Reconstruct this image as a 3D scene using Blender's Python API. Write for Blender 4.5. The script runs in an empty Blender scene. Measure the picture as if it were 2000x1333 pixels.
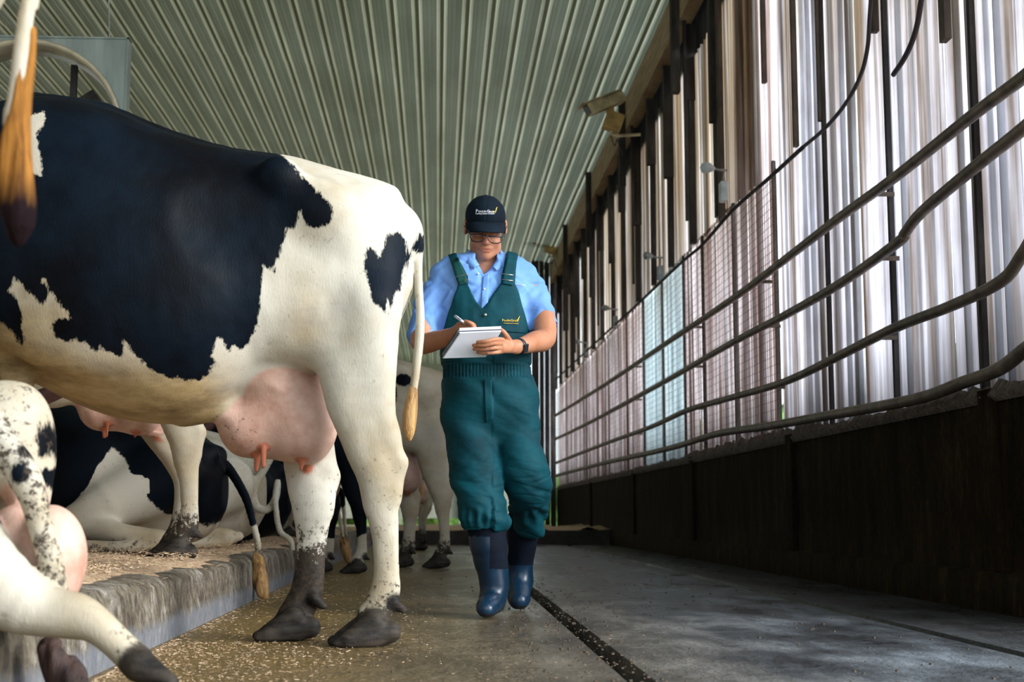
import bpy, math, random
import numpy as np
from mathutils import Vector
from mathutils.bvhtree import BVHTree

scene = bpy.context.scene
COL = scene.collection
random.seed(7)
RNG = np.random.RandomState(11)

# ------------------------------------------------------------------ camera
F = 2700.0
PITCH = math.atan(0.12537)
YAW = math.atan(0.05329)
CAMH = 0.43
cam_data = bpy.data.cameras.new('camera')
cam = bpy.data.objects.new('camera', cam_data)
COL.objects.link(cam)
cam.location = (0, 0, CAMH)
cam.rotation_euler = (math.pi / 2 + PITCH, 0, -YAW)
cam_data.sensor_width = 36.0
cam_data.lens = F / 2000.0 * 36.0
cam_data.clip_start = 0.05
cam_data.clip_end = 300
cam_data.dof.use_dof = True
cam_data.dof.focus_distance = 5.6
cam_data.dof.aperture_fstop = 4.5
scene.camera = cam

# ------------------------------------------------------------------ light
world = bpy.data.worlds.new('world')
scene.world = world
world.use_nodes = True
wn = world.node_tree.nodes
wl = world.node_tree.links
wn.clear()
w_out = wn.new('ShaderNodeOutputWorld')
w_bg = wn.new('ShaderNodeBackground')
w_tc = wn.new('ShaderNodeTexCoord')
w_sep = wn.new('ShaderNodeSeparateXYZ')
w_ramp = wn.new('ShaderNodeValToRGB')
w_ramp.color_ramp.elements[0].position = 0.0
w_ramp.color_ramp.elements[0].color = (0.62, 0.68, 0.68, 1)
w_ramp.color_ramp.elements[1].position = 0.15
w_ramp.color_ramp.elements[1].color = (0.80, 0.90, 1.0, 1)
wl.new(w_tc.outputs['Generated'], w_sep.inputs[0])
wl.new(w_sep.outputs['Z'], w_ramp.inputs[0])
w_side = wn.new('ShaderNodeMapRange')            # the sky is brighter on the sun's side
w_side.inputs['From Min'].default_value = -1; w_side.inputs['From Max'].default_value = 1
w_side.inputs['To Min'].default_value = 0.1; w_side.inputs['To Max'].default_value = 2.3
wl.new(w_sep.outputs['X'], w_side.inputs['Value'])
w_mul = wn.new('ShaderNodeVectorMath'); w_mul.operation = 'SCALE'
wl.new(w_ramp.outputs[0], w_mul.inputs[0]); wl.new(w_side.outputs[0], w_mul.inputs['Scale'])
wl.new(w_mul.outputs[0], w_bg.inputs[0])
wl.new(w_bg.outputs[0], w_out.inputs[0])
w_bg.inputs[1].default_value = 1.25

sun_d = bpy.data.lights.new('sun', 'SUN')
sun = bpy.data.objects.new('sun', sun_d)
COL.objects.link(sun)
sun_d.energy = 4.4
sun_d.angle = math.radians(35)
sun_d.color = (1.0, 0.98, 0.97)
SUN_FROM = Vector((0.87, -0.40, 0.34)).normalized()
sun.rotation_euler = SUN_FROM.to_track_quat('Z', 'Y').to_euler()

scene.view_settings.view_transform = 'Standard'
scene.view_settings.look = 'None'
scene.view_settings.gamma = 1.0
scene.view_settings.use_curve_mapping = False
scene.view_settings.exposure = 0.35

# ------------------------------------------------------------------ helpers
cy_, sy_ = math.cos(YAW), math.sin(YAW)
cp_, sp_ = math.cos(PITCH), math.sin(PITCH)
C_R = np.array([cy_, -sy_, 0.0])
C_F = np.array([sy_ * cp_, cy_ * cp_, sp_])
C_U = np.array([-sy_ * sp_, -cy_ * sp_, cp_])


def ray(px, py):
    return C_F + C_R * (px - 1000.0) / F + C_U * (666.5 - py) / F


def at(px, py, Y):
    """point of the place seen at (px,py) in the photograph, at depth Y"""
    d = ray(px, py)
    return np.array([0, 0, CAMH]) + d * (Y / d[1])


def on_wall(px, py, X):
    d = ray(px, py)
    return np.array([0, 0, CAMH]) + d * (X / d[0])


def tag(o, label=None, cat=None, group=None, kind=None):
    if label: o['label'] = label
    if cat: o['category'] = cat
    if group: o['group'] = group
    if kind: o['kind'] = kind
    return o


def empty(name, loc, label, cat, group=None):
    o = bpy.data.objects.new(name, None)
    COL.objects.link(o)
    o.location = loc
    o.empty_display_size = 0.1
    return tag(o, label, cat, group)


def link(name, me, parent=None, mat=None):
    o = bpy.data.objects.new(name, me)
    COL.objects.link(o)
    if mat is not None:
        me.materials.clear()
        me.materials.append(mat)
    if parent is not None:
        o.parent = parent
        # geometry is given in world coordinates: keep it there
        o.location = -Vector(parent.location)
    return o


def np_mesh(name, V, Q, smooth=True):
    V = np.asarray(V, dtype=np.float32)
    Q = np.asarray(Q, dtype=np.int32)
    n = Q.shape[1]
    me = bpy.data.meshes.new(name)
    me.vertices.add(len(V))
    me.vertices.foreach_set('co', V.ravel())
    me.loops.add(Q.size)
    me.loops.foreach_set('vertex_index', Q.ravel())
    me.polygons.add(len(Q))
    me.polygons.foreach_set('loop_start', np.arange(0, Q.size, n, dtype=np.int32))
    me.polygons.foreach_set('loop_total', np.full(len(Q), n, dtype=np.int32))
    if smooth:
        me.polygons.foreach_set('use_smooth', np.ones(len(Q), dtype=bool))
    me.update(calc_edges=True)
    me.validate()
    return me


class MB:
    """collects boxes, tubes and quads for one mesh"""
    def __init__(self):
        self.v = []; self.f = []; self.s = []

    def add(self, verts, faces, smooth=False):
        b = len(self.v)
        self.v += [tuple(map(float, p)) for p in verts]
        self.f += [tuple(b + i for i in f) for f in faces]
        self.s += [smooth] * len(faces)
        return self

    def box(self, lo, hi):
        x0, y0, z0 = lo; x1, y1, z1 = hi
        v = [(x0, y0, z0), (x1, y0, z0), (x1, y1, z0), (x0, y1, z0), (x0, y0, z1), (x1, y0, z1), (x1, y1, z1), (x0, y1, z1)]
        return self.add(v, [(0, 3, 2, 1), (4, 5, 6, 7), (0, 1, 5, 4), (1, 2, 6, 5), (2, 3, 7, 6), (3, 0, 4, 7)])

    def obox(self, c, ax, ay, az):
        """box by centre and three half-axis vectors"""
        c, ax, ay, az = map(np.array, (c, ax, ay, az))
        v = [c + sx * ax + sy * ay + sz * az for sz in (-1, 1) for sy in (-1, 1) for sx in (-1, 1)]
        return self.add(v, [(0, 2, 3, 1), (4, 5, 7, 6), (0, 1, 5, 4), (1, 3, 7, 5), (3, 2, 6, 7), (2, 0, 4, 6)])

    def tube(self, pts, r, n=10, closed=False):
        pts = [np.array(p, float) for p in pts]
        m = len(pts)
        rr = r if hasattr(r, '__len__') else [r] * m
        rings = []
        prev = None
        for i in range(m):
            if closed:
                t = pts[(i + 1) % m] - pts[i - 1]
            else:
                t = pts[min(i + 1, m - 1)] - pts[max(i - 1, 0)]
            t = t / (np.linalg.norm(t) + 1e-9)
            if prev is None:
                a = np.array([0, 0, 1.0]) if abs(t[2]) < 0.9 else np.array([1.0, 0, 0])
            else:
                a = prev
            u = a - t * np.dot(a, t); u /= np.linalg.norm(u) + 1e-9
            prev = u
            w = np.cross(t, u)
            rings.append([pts[i] + rr[i] * (math.cos(2 * math.pi * k / n) * u + math.sin(2 * math.pi * k / n) * w) for k in range(n)])
        v = [p for ring in rings for p in ring]
        f = []
        for i in range(m if closed else m - 1):
            j = (i + 1) % m
            for k in range(n):
                f.append((i * n + k, i * n + (k + 1) % n, j * n + (k + 1) % n, j * n + k))
        if not closed:
            f.append(tuple(range(n))[::-1])
            f.append(tuple((m - 1) * n + k for k in range(n)))
        return self.add(v, f, True)

    def build(self, name, mat, parent=None, bevel=0.0):
        me = bpy.data.meshes.new(name)
        me.from_pydata(self.v, [], self.f)
        me.polygons.foreach_set('use_smooth', self.s)
        me.update()
        o = link(name, me, parent, mat)
        if bevel > 0:
            m = o.modifiers.new('bevel', 'BEVEL')
            m.width = bevel; m.segments = 2; m.limit_method = 'ANGLE'
        return o


def spline(pts, n):
    """Catmull-Rom through rows (any dimension), n samples per span"""
    P = np.array(pts, float)
    P = np.vstack([2 * P[0] - P[1], P, 2 * P[-1] - P[-2]])
    out = []
    for i in range(1, len(P) - 2):
        for k in range(n):
            t = k / n
            a, b, c, d = P[i - 1], P[i], P[i + 1], P[i + 2]
            out.append(0.5 * ((2 * b) + (-a + c) * t + (2 * a - 5 * b + 4 * c - d) * t * t + (-a + 3 * b - 3 * c + d) * t ** 3))
    out.append(P[-2])
    return np.array(out)


# lattice noise for shapes
_LAT = RNG.rand(32, 32, 32).astype(np.float32) * 2 - 1


def vnoise(x, y, z):
    x, y, z = np.broadcast_arrays(x, y, z)
    xi = np.floor(x).astype(int); yi = np.floor(y).astype(int); zi = np.floor(z).astype(int)
    fx, fy, fz = x - xi, y - yi, z - zi
    fx = fx * fx * (3 - 2 * fx); fy = fy * fy * (3 - 2 * fy); fz = fz * fz * (3 - 2 * fz)
    r = 0
    for dx in (0, 1):
        for dy in (0, 1):
            for dz in (0, 1):
                w = (fx if dx else 1 - fx) * (fy if dy else 1 - fy) * (fz if dz else 1 - fz)
                r = r + w * _LAT[(xi + dx) & 31, (yi + dy) & 31, (zi + dz) & 31]
    return r


# ---- distance shapes: each is (function, lo, hi)
def cone(a, b, ra, rb, flat=None):
    a = np.array(a, float); b = np.array(b, float)
    ba = b - a
    L2 = float(ba @ ba) + 1e-12
    m = max(ra, rb)
    sc = np.array(flat if flat else (1, 1, 1), float)

    def fn(x, y, z):
        t = np.clip(((x - a[0]) * ba[0] + (y - a[1]) * ba[1] + (z - a[2]) * ba[2]) / L2, 0, 1)
        dx = (x - a[0] - t * ba[0]) / sc[0]; dy = (y - a[1] - t * ba[1]) / sc[1]; dz = (z - a[2] - t * ba[2]) / sc[2]
        return (np.sqrt(dx * dx + dy * dy + dz * dz) - (ra + (rb - ra) * t)) * sc.min()
    e = m * sc
    return fn, np.minimum(a, b) - e, np.maximum(a, b) + e


def ell(c, r, rot=None):
    c = np.array(c, float); r = np.array(r, float)
    R = np.eye(3) if rot is None else np.array(rot, float)

    def fn(x, y, z):
        X = x - c[0]; Y = y - c[1]; Z = z - c[2]
        if rot is not None:
            X, Y, Z = (R[0, 0] * X + R[1, 0] * Y + R[2, 0] * Z, R[0, 1] * X + R[1, 1] * Y + R[2, 1] * Z, R[0, 2] * X + R[1, 2] * Y + R[2, 2] * Z)
        k0 = np.sqrt((X / r[0]) ** 2 + (Y / r[1]) ** 2 + (Z / r[2]) ** 2)
        k1 = np.sqrt((X / r[0] ** 2) ** 2 + (Y / r[1] ** 2) ** 2 + (Z / r[2] ** 2) ** 2) + 1e-9
        return k0 * (k0 - 1) / k1
    m = r if rot is None else np.full(3, r.max())
    return fn, c - m, c + m


def rotm(axis, deg):
    a = math.radians(deg); c, s = math.cos(a), math.sin(a)
    if axis == 'x': return np.array([[1, 0, 0], [0, c, -s], [0, s, c]])
    if axis == 'y': return np.array([[c, 0, s], [0, 1, 0], [-s, 0, c]])
    return np.array([[c, -s, 0], [s, c, 0], [0, 0, 1]])


def loft(axis, st, p=2.2):
    """stations (t, centre_a, centre_b, half_a, half_b) along an axis; a and b are the other axes in order"""
    st = np.array(sorted(st, key=lambda s: s[0]), float)
    d0, d1 = [i for i in range(3) if i != axis]
    sp = spline(st, 6)
    T = sp[:, 0]

    def fn(x, y, z):
        q = (x, y, z)
        t = q[axis]
        tc = np.clip(t, T[0], T[-1])
        ca = np.interp(tc, T, sp[:, 1]); cb = np.interp(tc, T, sp[:, 2])
        ha = np.interp(tc, T, sp[:, 3]); hb = np.interp(tc, T, sp[:, 4])
        k = (np.abs((q[d0] - ca) / ha) ** p + np.abs((q[d1] - cb) / hb) ** p) ** (1 / p)
        d = (k - 1) * np.minimum(ha, hb)
        e = np.maximum(np.abs(t - tc), 0)
        return np.where(e > 0, np.sqrt(np.maximum(d, 0) ** 2 + e * e) + np.minimum(d, 0) * 0, d)
    lo = np.zeros(3); hi = np.zeros(3)
    lo[axis], hi[axis] = T[0], T[-1]
    lo[d0] = (sp[:, 1] - sp[:, 3]).min(); hi[d0] = (sp[:, 1] + sp[:, 3]).max()
    lo[d1] = (sp[:, 2] - sp[:, 4]).min(); hi[d1] = (sp[:, 2] + sp[:, 4]).max()
    return fn, lo, hi


def poly2(x, y, poly):
    """signed distance to a polygon, negative inside"""
    P = np.array(poly, float)
    x, y = np.broadcast_arrays(np.asarray(x, float), np.asarray(y, float))
    d = np.full(x.shape, 1e9); inside = np.zeros(x.shape, bool)
    n = len(P)
    for i in range(n):
        a = P[i]; b = P[(i + 1) % n]
        e = b - a
        wx = x - a[0]; wy = y - a[1]
        t = np.clip((wx * e[0] + wy * e[1]) / (e @ e + 1e-12), 0, 1)
        d = np.minimum(d, (wx - t * e[0]) ** 2 + (wy - t * e[1]) ** 2)
        c = ((a[1] > y) != (b[1] > y))
        if abs(e[1]) > 1e-12:
            c &= x < (e[0] * (y - a[1]) / e[1] + a[0])
        else:
            c &= False
        inside ^= c
    d = np.sqrt(d)
    return np.where(inside, -d, d)


def chain(pts, flat=None, k=0.02, n=0):
    """list of (x,y,z,r) -> one limb through all of them"""
    if n:
        pts = spline([tuple(p) for p in pts], n)
    cs = [cone(pts[i][:3], pts[i + 1][:3], pts[i][3], pts[i + 1][3], flat) for i in range(len(pts) - 1)]

    def fn(x, y, z):
        d = cs[0][0](x, y, z)
        for c in cs[1:]:
            d = np.minimum(d, c[0](x, y, z))
        return d
    return [('u', (fn, np.min([c[1] for c in cs], axis=0), np.max([c[2] for c in cs], axis=0)), k)]


def surf(ops, h, lo=None, hi=None, smooth=1):
    """polygonise a list of operations into a closed quad mesh (surface nets)"""
    if lo is None:
        us = [o for o in ops if o[0] == 'u']
        lo = np.min([o[1][1] for o in us], axis=0) - 4 * h
        hi = np.max([o[1][2] for o in us], axis=0) + 4 * h
    lo = np.array(lo, float); hi = np.array(hi, float)
    n = np.ceil((hi - lo) / h).astype(int) + 1
    ax = [lo[i] + h * np.arange(n[i]) for i in range(3)]
    G = np.full(n, 1.0, dtype=np.float32)
    for op, (fn, plo, phi), k in ops:
        if op == 'u':
            m = max(2.5 * k, 3 * h)
            i0 = np.clip(np.floor((plo - m - lo) / h).astype(int), 0, n)
            i1 = np.clip(np.ceil((phi + m - lo) / h).astype(int) + 1, 0, n)
            if np.any(i1 <= i0): continue
        elif op == 'i':
            i0 = np.zeros(3, int); i1 = n
        else:
            m = max(2.5 * k, 3 * h)
            i0 = np.clip(np.floor((plo - m - lo) / h).astype(int), 0, n)
            i1 = np.clip(np.ceil((phi + m - lo) / h).astype(int) + 1, 0, n)
            if np.any(i1 <= i0): continue
        sl = tuple(slice(a, b) for a, b in zip(i0, i1))
        x = ax[0][sl[0]][:, None, None]; y = ax[1][sl[1]][None, :, None]; z = ax[2][sl[2]][None, None, :]
        a = G[sl]
        if op == 'warp':
            G[sl] = a + fn(x, y, z)
            continue
        b = fn(x, y, z)
        if op == 'u':
            if k > 0:
                t = np.clip(0.5 + 0.5 * (a - b) / k, 0, 1)
                G[sl] = a * (1 - t) + b * t - k * t * (1 - t)
            else:
                G[sl] = np.minimum(a, b)
        elif op == 's':
            b = -b
            if k > 0:
                t = np.clip(0.5 - 0.5 * (a - b) / k, 0, 1)
                G[sl] = a * (1 - t) + b * t + k * t * (1 - t)
            else:
                G[sl] = np.maximum(a, b)
        elif op == 'i':
            G[sl] = np.maximum(a, b)
    G[0] = G[-1] = 1; G[:, 0] = G[:, -1] = 1; G[:, :, 0] = G[:, :, -1] = 1
    S = G < 0
    c = np.zeros(tuple(n - 1), np.int8)
    for dx in (0, 1):
        for dy in (0, 1):
            for dz in (0, 1):
                c += S[dx:n[0] - 1 + dx, dy:n[1] - 1 + dy, dz:n[2] - 1 + dz]
    act = (c > 0) & (c < 8)
    idx = np.argwhere(act)
    vid = np.full(act.shape, -1, np.int32)
    vid[act] = np.arange(len(idx), dtype=np.int32)
    acc = np.zeros((len(idx), 3)); cnt = np.zeros(len(idx))
    corners = [(dx, dy, dz) for dx in (0, 1) for dy in (0, 1) for dz in (0, 1)]
    cv = {q: G[idx[:, 0] + q[0], idx[:, 1] + q[1], idx[:, 2] + q[2]] for q in corners}
    for q in corners:
        for d in range(3):
            if q[d] == 0:
                r = list(q); r[d] = 1; r = tuple(r)
                a = cv[q]; b = cv[r]
                m = (a < 0) != (b < 0)
                t = np.where(m, a / np.where(a - b == 0, 1, a - b), 0)
                pt = np.tile(np.array(q, float), (len(idx), 1))
                pt[:, d] += t
                acc[m] += pt[m]; cnt[m] += 1
    V = idx + acc / cnt[:, None]
    quads = []
    for d in range(3):
        o1, o2 = [(1, 2), (2, 0), (0, 1)][d]
        sa = [slice(1, n[i] - 1) for i in range(3)]
        sb = list(sa)
        sa[d] = slice(0, n[d] - 1); sb[d] = slice(1, n[d])
        A = S[tuple(sa)]; B = S[tuple(sb)]
        e = np.argwhere(A != B)
        inside = A[tuple(e.T)]
        e = e + np.array([0 if i == d else 1 for i in range(3)])
        q = []
        for (s1, s2) in ((0, 0), (-1, 0), (-1, -1), (0, -1)):
            k = e.copy(); k[:, o1] += s1; k[:, o2] += s2
            q.append(vid[tuple(k.T)])
        q = np.stack(q, 1)
        q[~inside] = q[~inside][:, ::-1]
        quads.append(q)
    Q = np.concatenate(quads)
    Q = Q[(Q >= 0).all(1)]
    # light relaxation
    for _ in range(smooth):
        s = np.zeros_like(V); w = np.zeros(len(V))
        for i in range(4):
            a = Q[:, i]; b = Q[:, (i + 1) % 4]
            for j in range(3):
                s[:, j] += np.bincount(a, V[b, j], len(V)) + np.bincount(b, V[a, j], len(V))
            w += np.bincount(a, minlength=len(V)) + np.bincount(b, minlength=len(V))
        V = V * 0.5 + 0.5 * s / np.maximum(w, 1)[:, None]
    return lo + V * h, Q


def normals(V, Q):
    a = V[Q[:, 2]] - V[Q[:, 0]]; b = V[Q[:, 3]] - V[Q[:, 1]]
    fn = np.cross(a, b)
    N = np.zeros_like(V)
    for i in range(4):
        for j in range(3):
            N[:, j] += np.bincount(Q[:, i], fn[:, j], len(V))
    return N / (np.linalg.norm(N, axis=1)[:, None] + 1e-9)


def dist_to(V, shapes):
    d = np.full(len(V), 10.0)
    for s in shapes:
        d = np.minimum(d, s[0](V[:, 0], V[:, 1], V[:, 2]))
    return d


def sstep(a, b, x):
    t = np.clip((x - a) / (b - a), 0, 1)
    return t * t * (3 - 2 * t)


def attr(me, name, vals):
    a = me.attributes.new(name, 'FLOAT', 'POINT')
    a.data.foreach_set('value', np.asarray(vals, np.float32))


# ------------------------------------------------------------------ materials
class Mat:
    def __init__(self, name, color=(0.5, 0.5, 0.5), rough=0.6, metal=0.0, spec=0.5):
        m = bpy.data.materials.new(name); m.use_nodes = True
        self.m = m; self.n = m.node_tree.nodes; self.l = m.node_tree.links
        self.p = self.n['Principled BSDF']
        self.out = self.n['Material Output']
        self.set(color, rough, metal, spec)

    def set(self, color, rough, metal, spec):
        self.p.inputs['Base Color'].default_value = (*color, 1)
        self.p.inputs['Roughness'].default_value = rough
        self.p.inputs['Metallic'].default_value = metal
        self.p.inputs['Specular IOR Level'].default_value = spec

    def coord(self, scale=(1, 1, 1)):
        tc = self.n.new('ShaderNodeTexCoord'); mp = self.n.new('ShaderNodeMapping')
        mp.inputs['Scale'].default_value = scale
        self.l.new(tc.outputs['Object'], mp.inputs[0])
        return mp.outputs[0]

    def noise(self, scale, detail=4, vec=None, rough=0.55, dist=0.0):
        t = self.n.new('ShaderNodeTexNoise')
        t.inputs['Scale'].default_value = scale; t.inputs['Detail'].default_value = detail
        t.inputs['Roughness'].default_value = rough; t.inputs['Distortion'].default_value = dist
        self.l.new(vec if vec is not None else self.coord(), t.inputs['Vector'])
        return t.outputs['Fac']

    def ramp(self, fac, stops, interp='LINEAR'):
        r = self.n.new('ShaderNodeValToRGB'); cr = r.color_ramp; cr.interpolation = interp
        while len(cr.elements) < len(stops): cr.elements.new(0.5)
        for e, (p, c) in zip(cr.elements, stops):
            e.position = p
            e.color = (*c, 1) if hasattr(c, '__len__') else (c, c, c, 1)
        self.l.new(fac, r.inputs[0])
        return r.outputs[0]

    def mix(self, fac, a, b, mode='MIX'):
        x = self.n.new('ShaderNodeMix'); x.data_type = 'RGBA'; x.blend_type = mode
        self._in(fac, x.inputs[0]); self._in(a, x.inputs[6]); self._in(b, x.inputs[7])
        return x.outputs[2]

    def math(self, op, a, b=0.0, clamp=False):
        x = self.n.new('ShaderNodeMath'); x.operation = op; x.use_clamp = clamp
        self._in(a, x.inputs[0]); self._in(b, x.inputs[1])
        return x.outputs[0]

    def _in(self, v, s):
        if hasattr(v, 'is_linked') or isinstance(v, bpy.types.NodeSocket): self.l.new(v, s)
        elif hasattr(v, '__len__'): s.default_value = (*v, 1) if len(v) == 3 else v
        else: s.default_value = v

    def attr(self, name):
        a = self.n.new('ShaderNodeAttribute'); a.attribute_name = name
        return a.outputs['Fac']

    def axis(self, i):
        s = self.n.new('ShaderNodeSeparateXYZ'); self.l.new(self.coord(), s.inputs[0])
        return s.outputs[i]

    def color(self, s): self._in(s, self.p.inputs['Base Color']); return self
    def rough(self, s): self._in(s, self.p.inputs['Roughness']); return self

    def bump(self, h, strength=0.3, dist=0.01):
        b = self.n.new('ShaderNodeBump')
        b.inputs['Strength'].default_value = strength; b.inputs['Distance'].default_value = dist
        self.l.new(h, b.inputs['Height']); self.l.new(b.outputs[0], self.p.inputs['Normal'])
        return self


def simple(name, color, rough=0.6, metal=0.0, var=0.25, scale=12, bump=0.15, bd=0.004, spec=0.5):
    M = Mat(name, color, rough, metal, spec)
    f = M.noise(scale, 4)
    d = tuple(c * (1 - var) for c in color); e = tuple(min(1, c * (1 + var)) for c in color)
    M.color(M.ramp(f, [(0.3, d), (0.7, e)]))
    if bump: M.bump(f, bump, bd)
    return M.m

# ------------------------------------------------------------------ setting
WX = 2.5            # inner face of the right wall
CX = -0.92          # face of the bedding curb
PZ = 0.22           # top of the bedding platform

# floor
M = Mat('wet_concrete')
big = M.noise(0.55, 3, M.coord((1, 0.5, 1)))
med = M.noise(3.0, 6, M.coord((1, 0.45, 1)), 0.6)
fine = M.noise(60, 4, M.coord((1, 1, 1)), 0.7)
xx = M.axis(0)
muck = M.math('MULTIPLY_ADD', xx, -0.55)
muck.node.inputs[2].default_value = 0.62
muck = M.math('ADD', muck, M.math('MULTIPLY', M.math('SUBTRACT', med, 0.5), 1.6), True)
c_conc = M.ramp(med, [(0.36, (0.014, 0.015, 0.017)), (0.5, (0.050, 0.058, 0.066)), (0.66, (0.18, 0.21, 0.24))])
c_muck = M.ramp(fine, [(0.30, (0.045, 0.026, 0.007)), (0.5, (0.16, 0.10, 0.026)), (0.72, (0.36, 0.25, 0.075))])
base = M.mix(muck, c_conc, c_muck)
wall_refl = M.ramp(M.math('ADD', M.math('MULTIPLY', xx, 0.3), M.math('MULTIPLY', M.math('SUBTRACT', med, 0.5), 0.25)), [(0.50, 0.0), (0.58, 1.0)])
base = M.mix(M.math('MULTIPLY', wall_refl, 0.85), base, (0.012, 0.010, 0.009))  # dark reflection of the wall painted along the right side of the floor
grit = M.ramp(M.noise(170, 2, M.coord((1, 0.6, 1))), [(0.66, 0.0), (0.72, 1.0)])
base = M.mix(M.math('MULTIPLY', grit, 0.5), base, (0.30, 0.24, 0.15))
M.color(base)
r1 = M.ramp(M.noise(2.2, 5, M.coord((1, 0.35, 1))), [(0.36, 0.09), (0.60, 0.34)])
r1 = M.mix(M.ramp(M.math('MULTIPLY', xx, 0.6), [(0.35, 0.0), (0.6, 1.0)]), r1, M.ramp(med, [(0.36, 0.22), (0.6, 0.50)]))
M.rough(M.mix(M.math('MULTIPLY', muck, 0.55), r1, (0.5, 0.5, 0.5)))
hgt = M.math('ADD', M.math('MULTIPLY', fine, 0.5), M.math('ADD', M.math('MULTIPLY', M.noise(14, 4, M.coord((1, 0.4, 1))), 1.0), M.math('MULTIPLY', grit, 0.5)))
rip = M.noise(7, 5, M.coord((0.5, 1.3, 1)), 0.65, 0.6)
M.bump(M.math('ADD', hgt, M.math('MULTIPLY', rip, 1.6)), 1.0, 0.022)
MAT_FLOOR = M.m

fl = MB()
GR = [(0.50, 0.56, 0.06), (1.78, 1.83, 0.02)]     # grooves along the alley
xs = [(-6.0, 0), (CX, 0)]
for a, b, d in GR:
    xs += [(a - 0.008, 0), (a, -d), (b, -d), (b + 0.008, 0)]
xs += [(WX + 0.05, 0)]
y0, y1 = -3.0, 60.0
for i in range(len(xs) - 1):
    (xa, za), (xb, zb) = xs[i], xs[i + 1]
    fl.add([(xa, y0, za), (xb, y0, zb), (xb, y1, zb), (xa, y1, za)], [(0, 1, 2, 3)])
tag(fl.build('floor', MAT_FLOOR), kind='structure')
# ground outside
M = Mat('outside_ground', (0.4, 0.4, 0.3), 0.9)
M.color(M.ramp(M.noise(3, 4), [(0.3, (0.34, 0.34, 0.22)), (0.7, (0.52, 0.50, 0.40))]))
g = MB().add([(-40, -30, -0.06), (60, -30, -0.06), (60, 110, -0.06), (-40, 110, -0.06)], [(0, 1, 2, 3)])
tag(g.build('outside_ground', M.m), kind='structure')

# concrete material of curb
M = Mat('stained_concrete', rough=0.75)
v1 = M.noise(7, 8, M.coord((1, 1, 0.9)), 0.78)
v2 = M.noise(34, 8, M.coord((1, 1, 0.55)), 0.85)
zz = M.axis(2)
c1 = M.ramp(v1, [(0.34, (0.045, 0.032, 0.018)), (0.5, (0.16, 0.13, 0.085)), (0.64, (0.38, 0.35, 0.30))])
c2 = M.ramp(v2, [(0.40, (0.06, 0.045, 0.03)), (0.54, (1, 1, 1))])
cc = M.mix(0.85, c1, c2, 'MULTIPLY')
low = M.ramp(M.math('ADD', zz, M.math('MULTIPLY', v1, 0.12)), [(0.115, 1.0), (0.15, 0.0)])
cc = M.mix(M.math('MULTIPLY', low, 0.62), cc, M.mix(v2, (0.10, 0.12, 0.15), (0.26, 0.29, 0.34)))
M.color(cc); M.bump(v2, 0.7, 0.012)
MAT_CURB = M.m

# bedding platform: worn edge
ny = 420
ys = np.linspace(-3, 19.6, ny)
prof = [(0.0, 0.0), (0.0, 0.07), (-0.008, 0.15), (-0.015, 0.19), (-0.04, 0.213), (-0.10, 0.222), (-0.4, 0.225), (-5.2, 0.225)]
V = []; 
for j, y in enumerate(ys):
    for i, (px_, pz_) in enumerate(prof):
        n1 = float(vnoise(y * 2.1, i * 0.9, 3.3)); n2 = float(vnoise(y * 7.0, i * 1.7, 9.1))
        e = 0.0 if i in (0, 7) else 1.0
        V.append((CX + px_ + e * (0.004 * n1 + 0.003 * n2), y, pz_ + (0.007 * n1 + 0.006 * n2) * (1 if 2 < i < 7 else 0)))
P_ = len(prof)
Q = [(j * P_ + i, j * P_ + i + 1, (j + 1) * P_ + i + 1, (j + 1) * P_ + i) for j in range(ny - 1) for i in range(P_ - 1)]
Q = [q[::-1] for q in Q]
o = link('stall_platform', np_mesh('stall_platform', V, Q), None, MAT_CURB)
tag(o, kind='structure')

# cross curb at the far end of the alley, bedding behind
cb = MB().box((-0.915, 19.7, 0), (WX, 20.0, 0.20)).box((-6, 20.0, 0), (WX, 29, 0.17))
M = Mat('dark_concrete', rough=0.8)
M.color(M.ramp(M.noise(6, 4), [(0.3, (0.012, 0.010, 0.008)), (0.7, (0.04, 0.034, 0.028))]))
MAT_DARKC = M.m
tag(cb.build('cross_platform', MAT_DARKC), kind='structure')

# right wall: dark stained concrete stem wall, with a low footing
M = Mat('muddy_stem_wall', rough=0.85, spec=0.05)
a1 = M.noise(7, 6, M.coord((1, 1, 0.25)), 0.7)
a2 = M.noise(40, 3, M.coord((1, 1, 0.5)), 0.6)
M.color(M.ramp(M.math('ADD', M.math('MULTIPLY', a1, 0.7), M.math('MULTIPLY', a2, 0.3)), [(0.36, (0.008, 0.0055, 0.003)), (0.55, (0.024, 0.016, 0.008)), (0.72, (0.06, 0.042, 0.022))]))
M.bump(a2, 0.4, 0.01)
MAT_STEM = M.m
nz_ = 9
ys = np.linspace(5.4, 29.2, 500)
V = []
zp = [0.0, 0.17, 0.18, 0.4, 0.7, 0.93, 0.97, 0.97]
xp = [-0.06, -0.055, 0.0, 0.004, -0.004, 0.0, 0.02, 0.15]
for y in ys:
    t = 0.022 * float(vnoise(y * 3.1, 1.2, 0.3)) + 0.016 * float(vnoise(y * 11, 4.2, 0.3))
    for i in range(8):
        V.append((WX + xp[i], y, zp[i] + (t if i > 4 else 0)))
Q = [(j * 8 + i, (j + 1) * 8 + i, (j + 1) * 8 + i + 1, j * 8 + i + 1) for j in range(len(ys) - 1) for i in range(7)]
wall = link('wall_right', np_mesh('wall_right', V, [q[::-1] for q in Q]), None, MAT_STEM)
tag(wall, kind='structure')
# buttress joints on the stem wall
for y in (6.05, 9.6, 13.4, 17.5, 22.5):
    MB().box((WX - 0.03, y, 0.18), (WX + 0.01, y + 0.16, 0.99)).build('pilaster', MAT_STEM, wall)

# translucent wall sheets
SHEETS = {}


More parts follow.
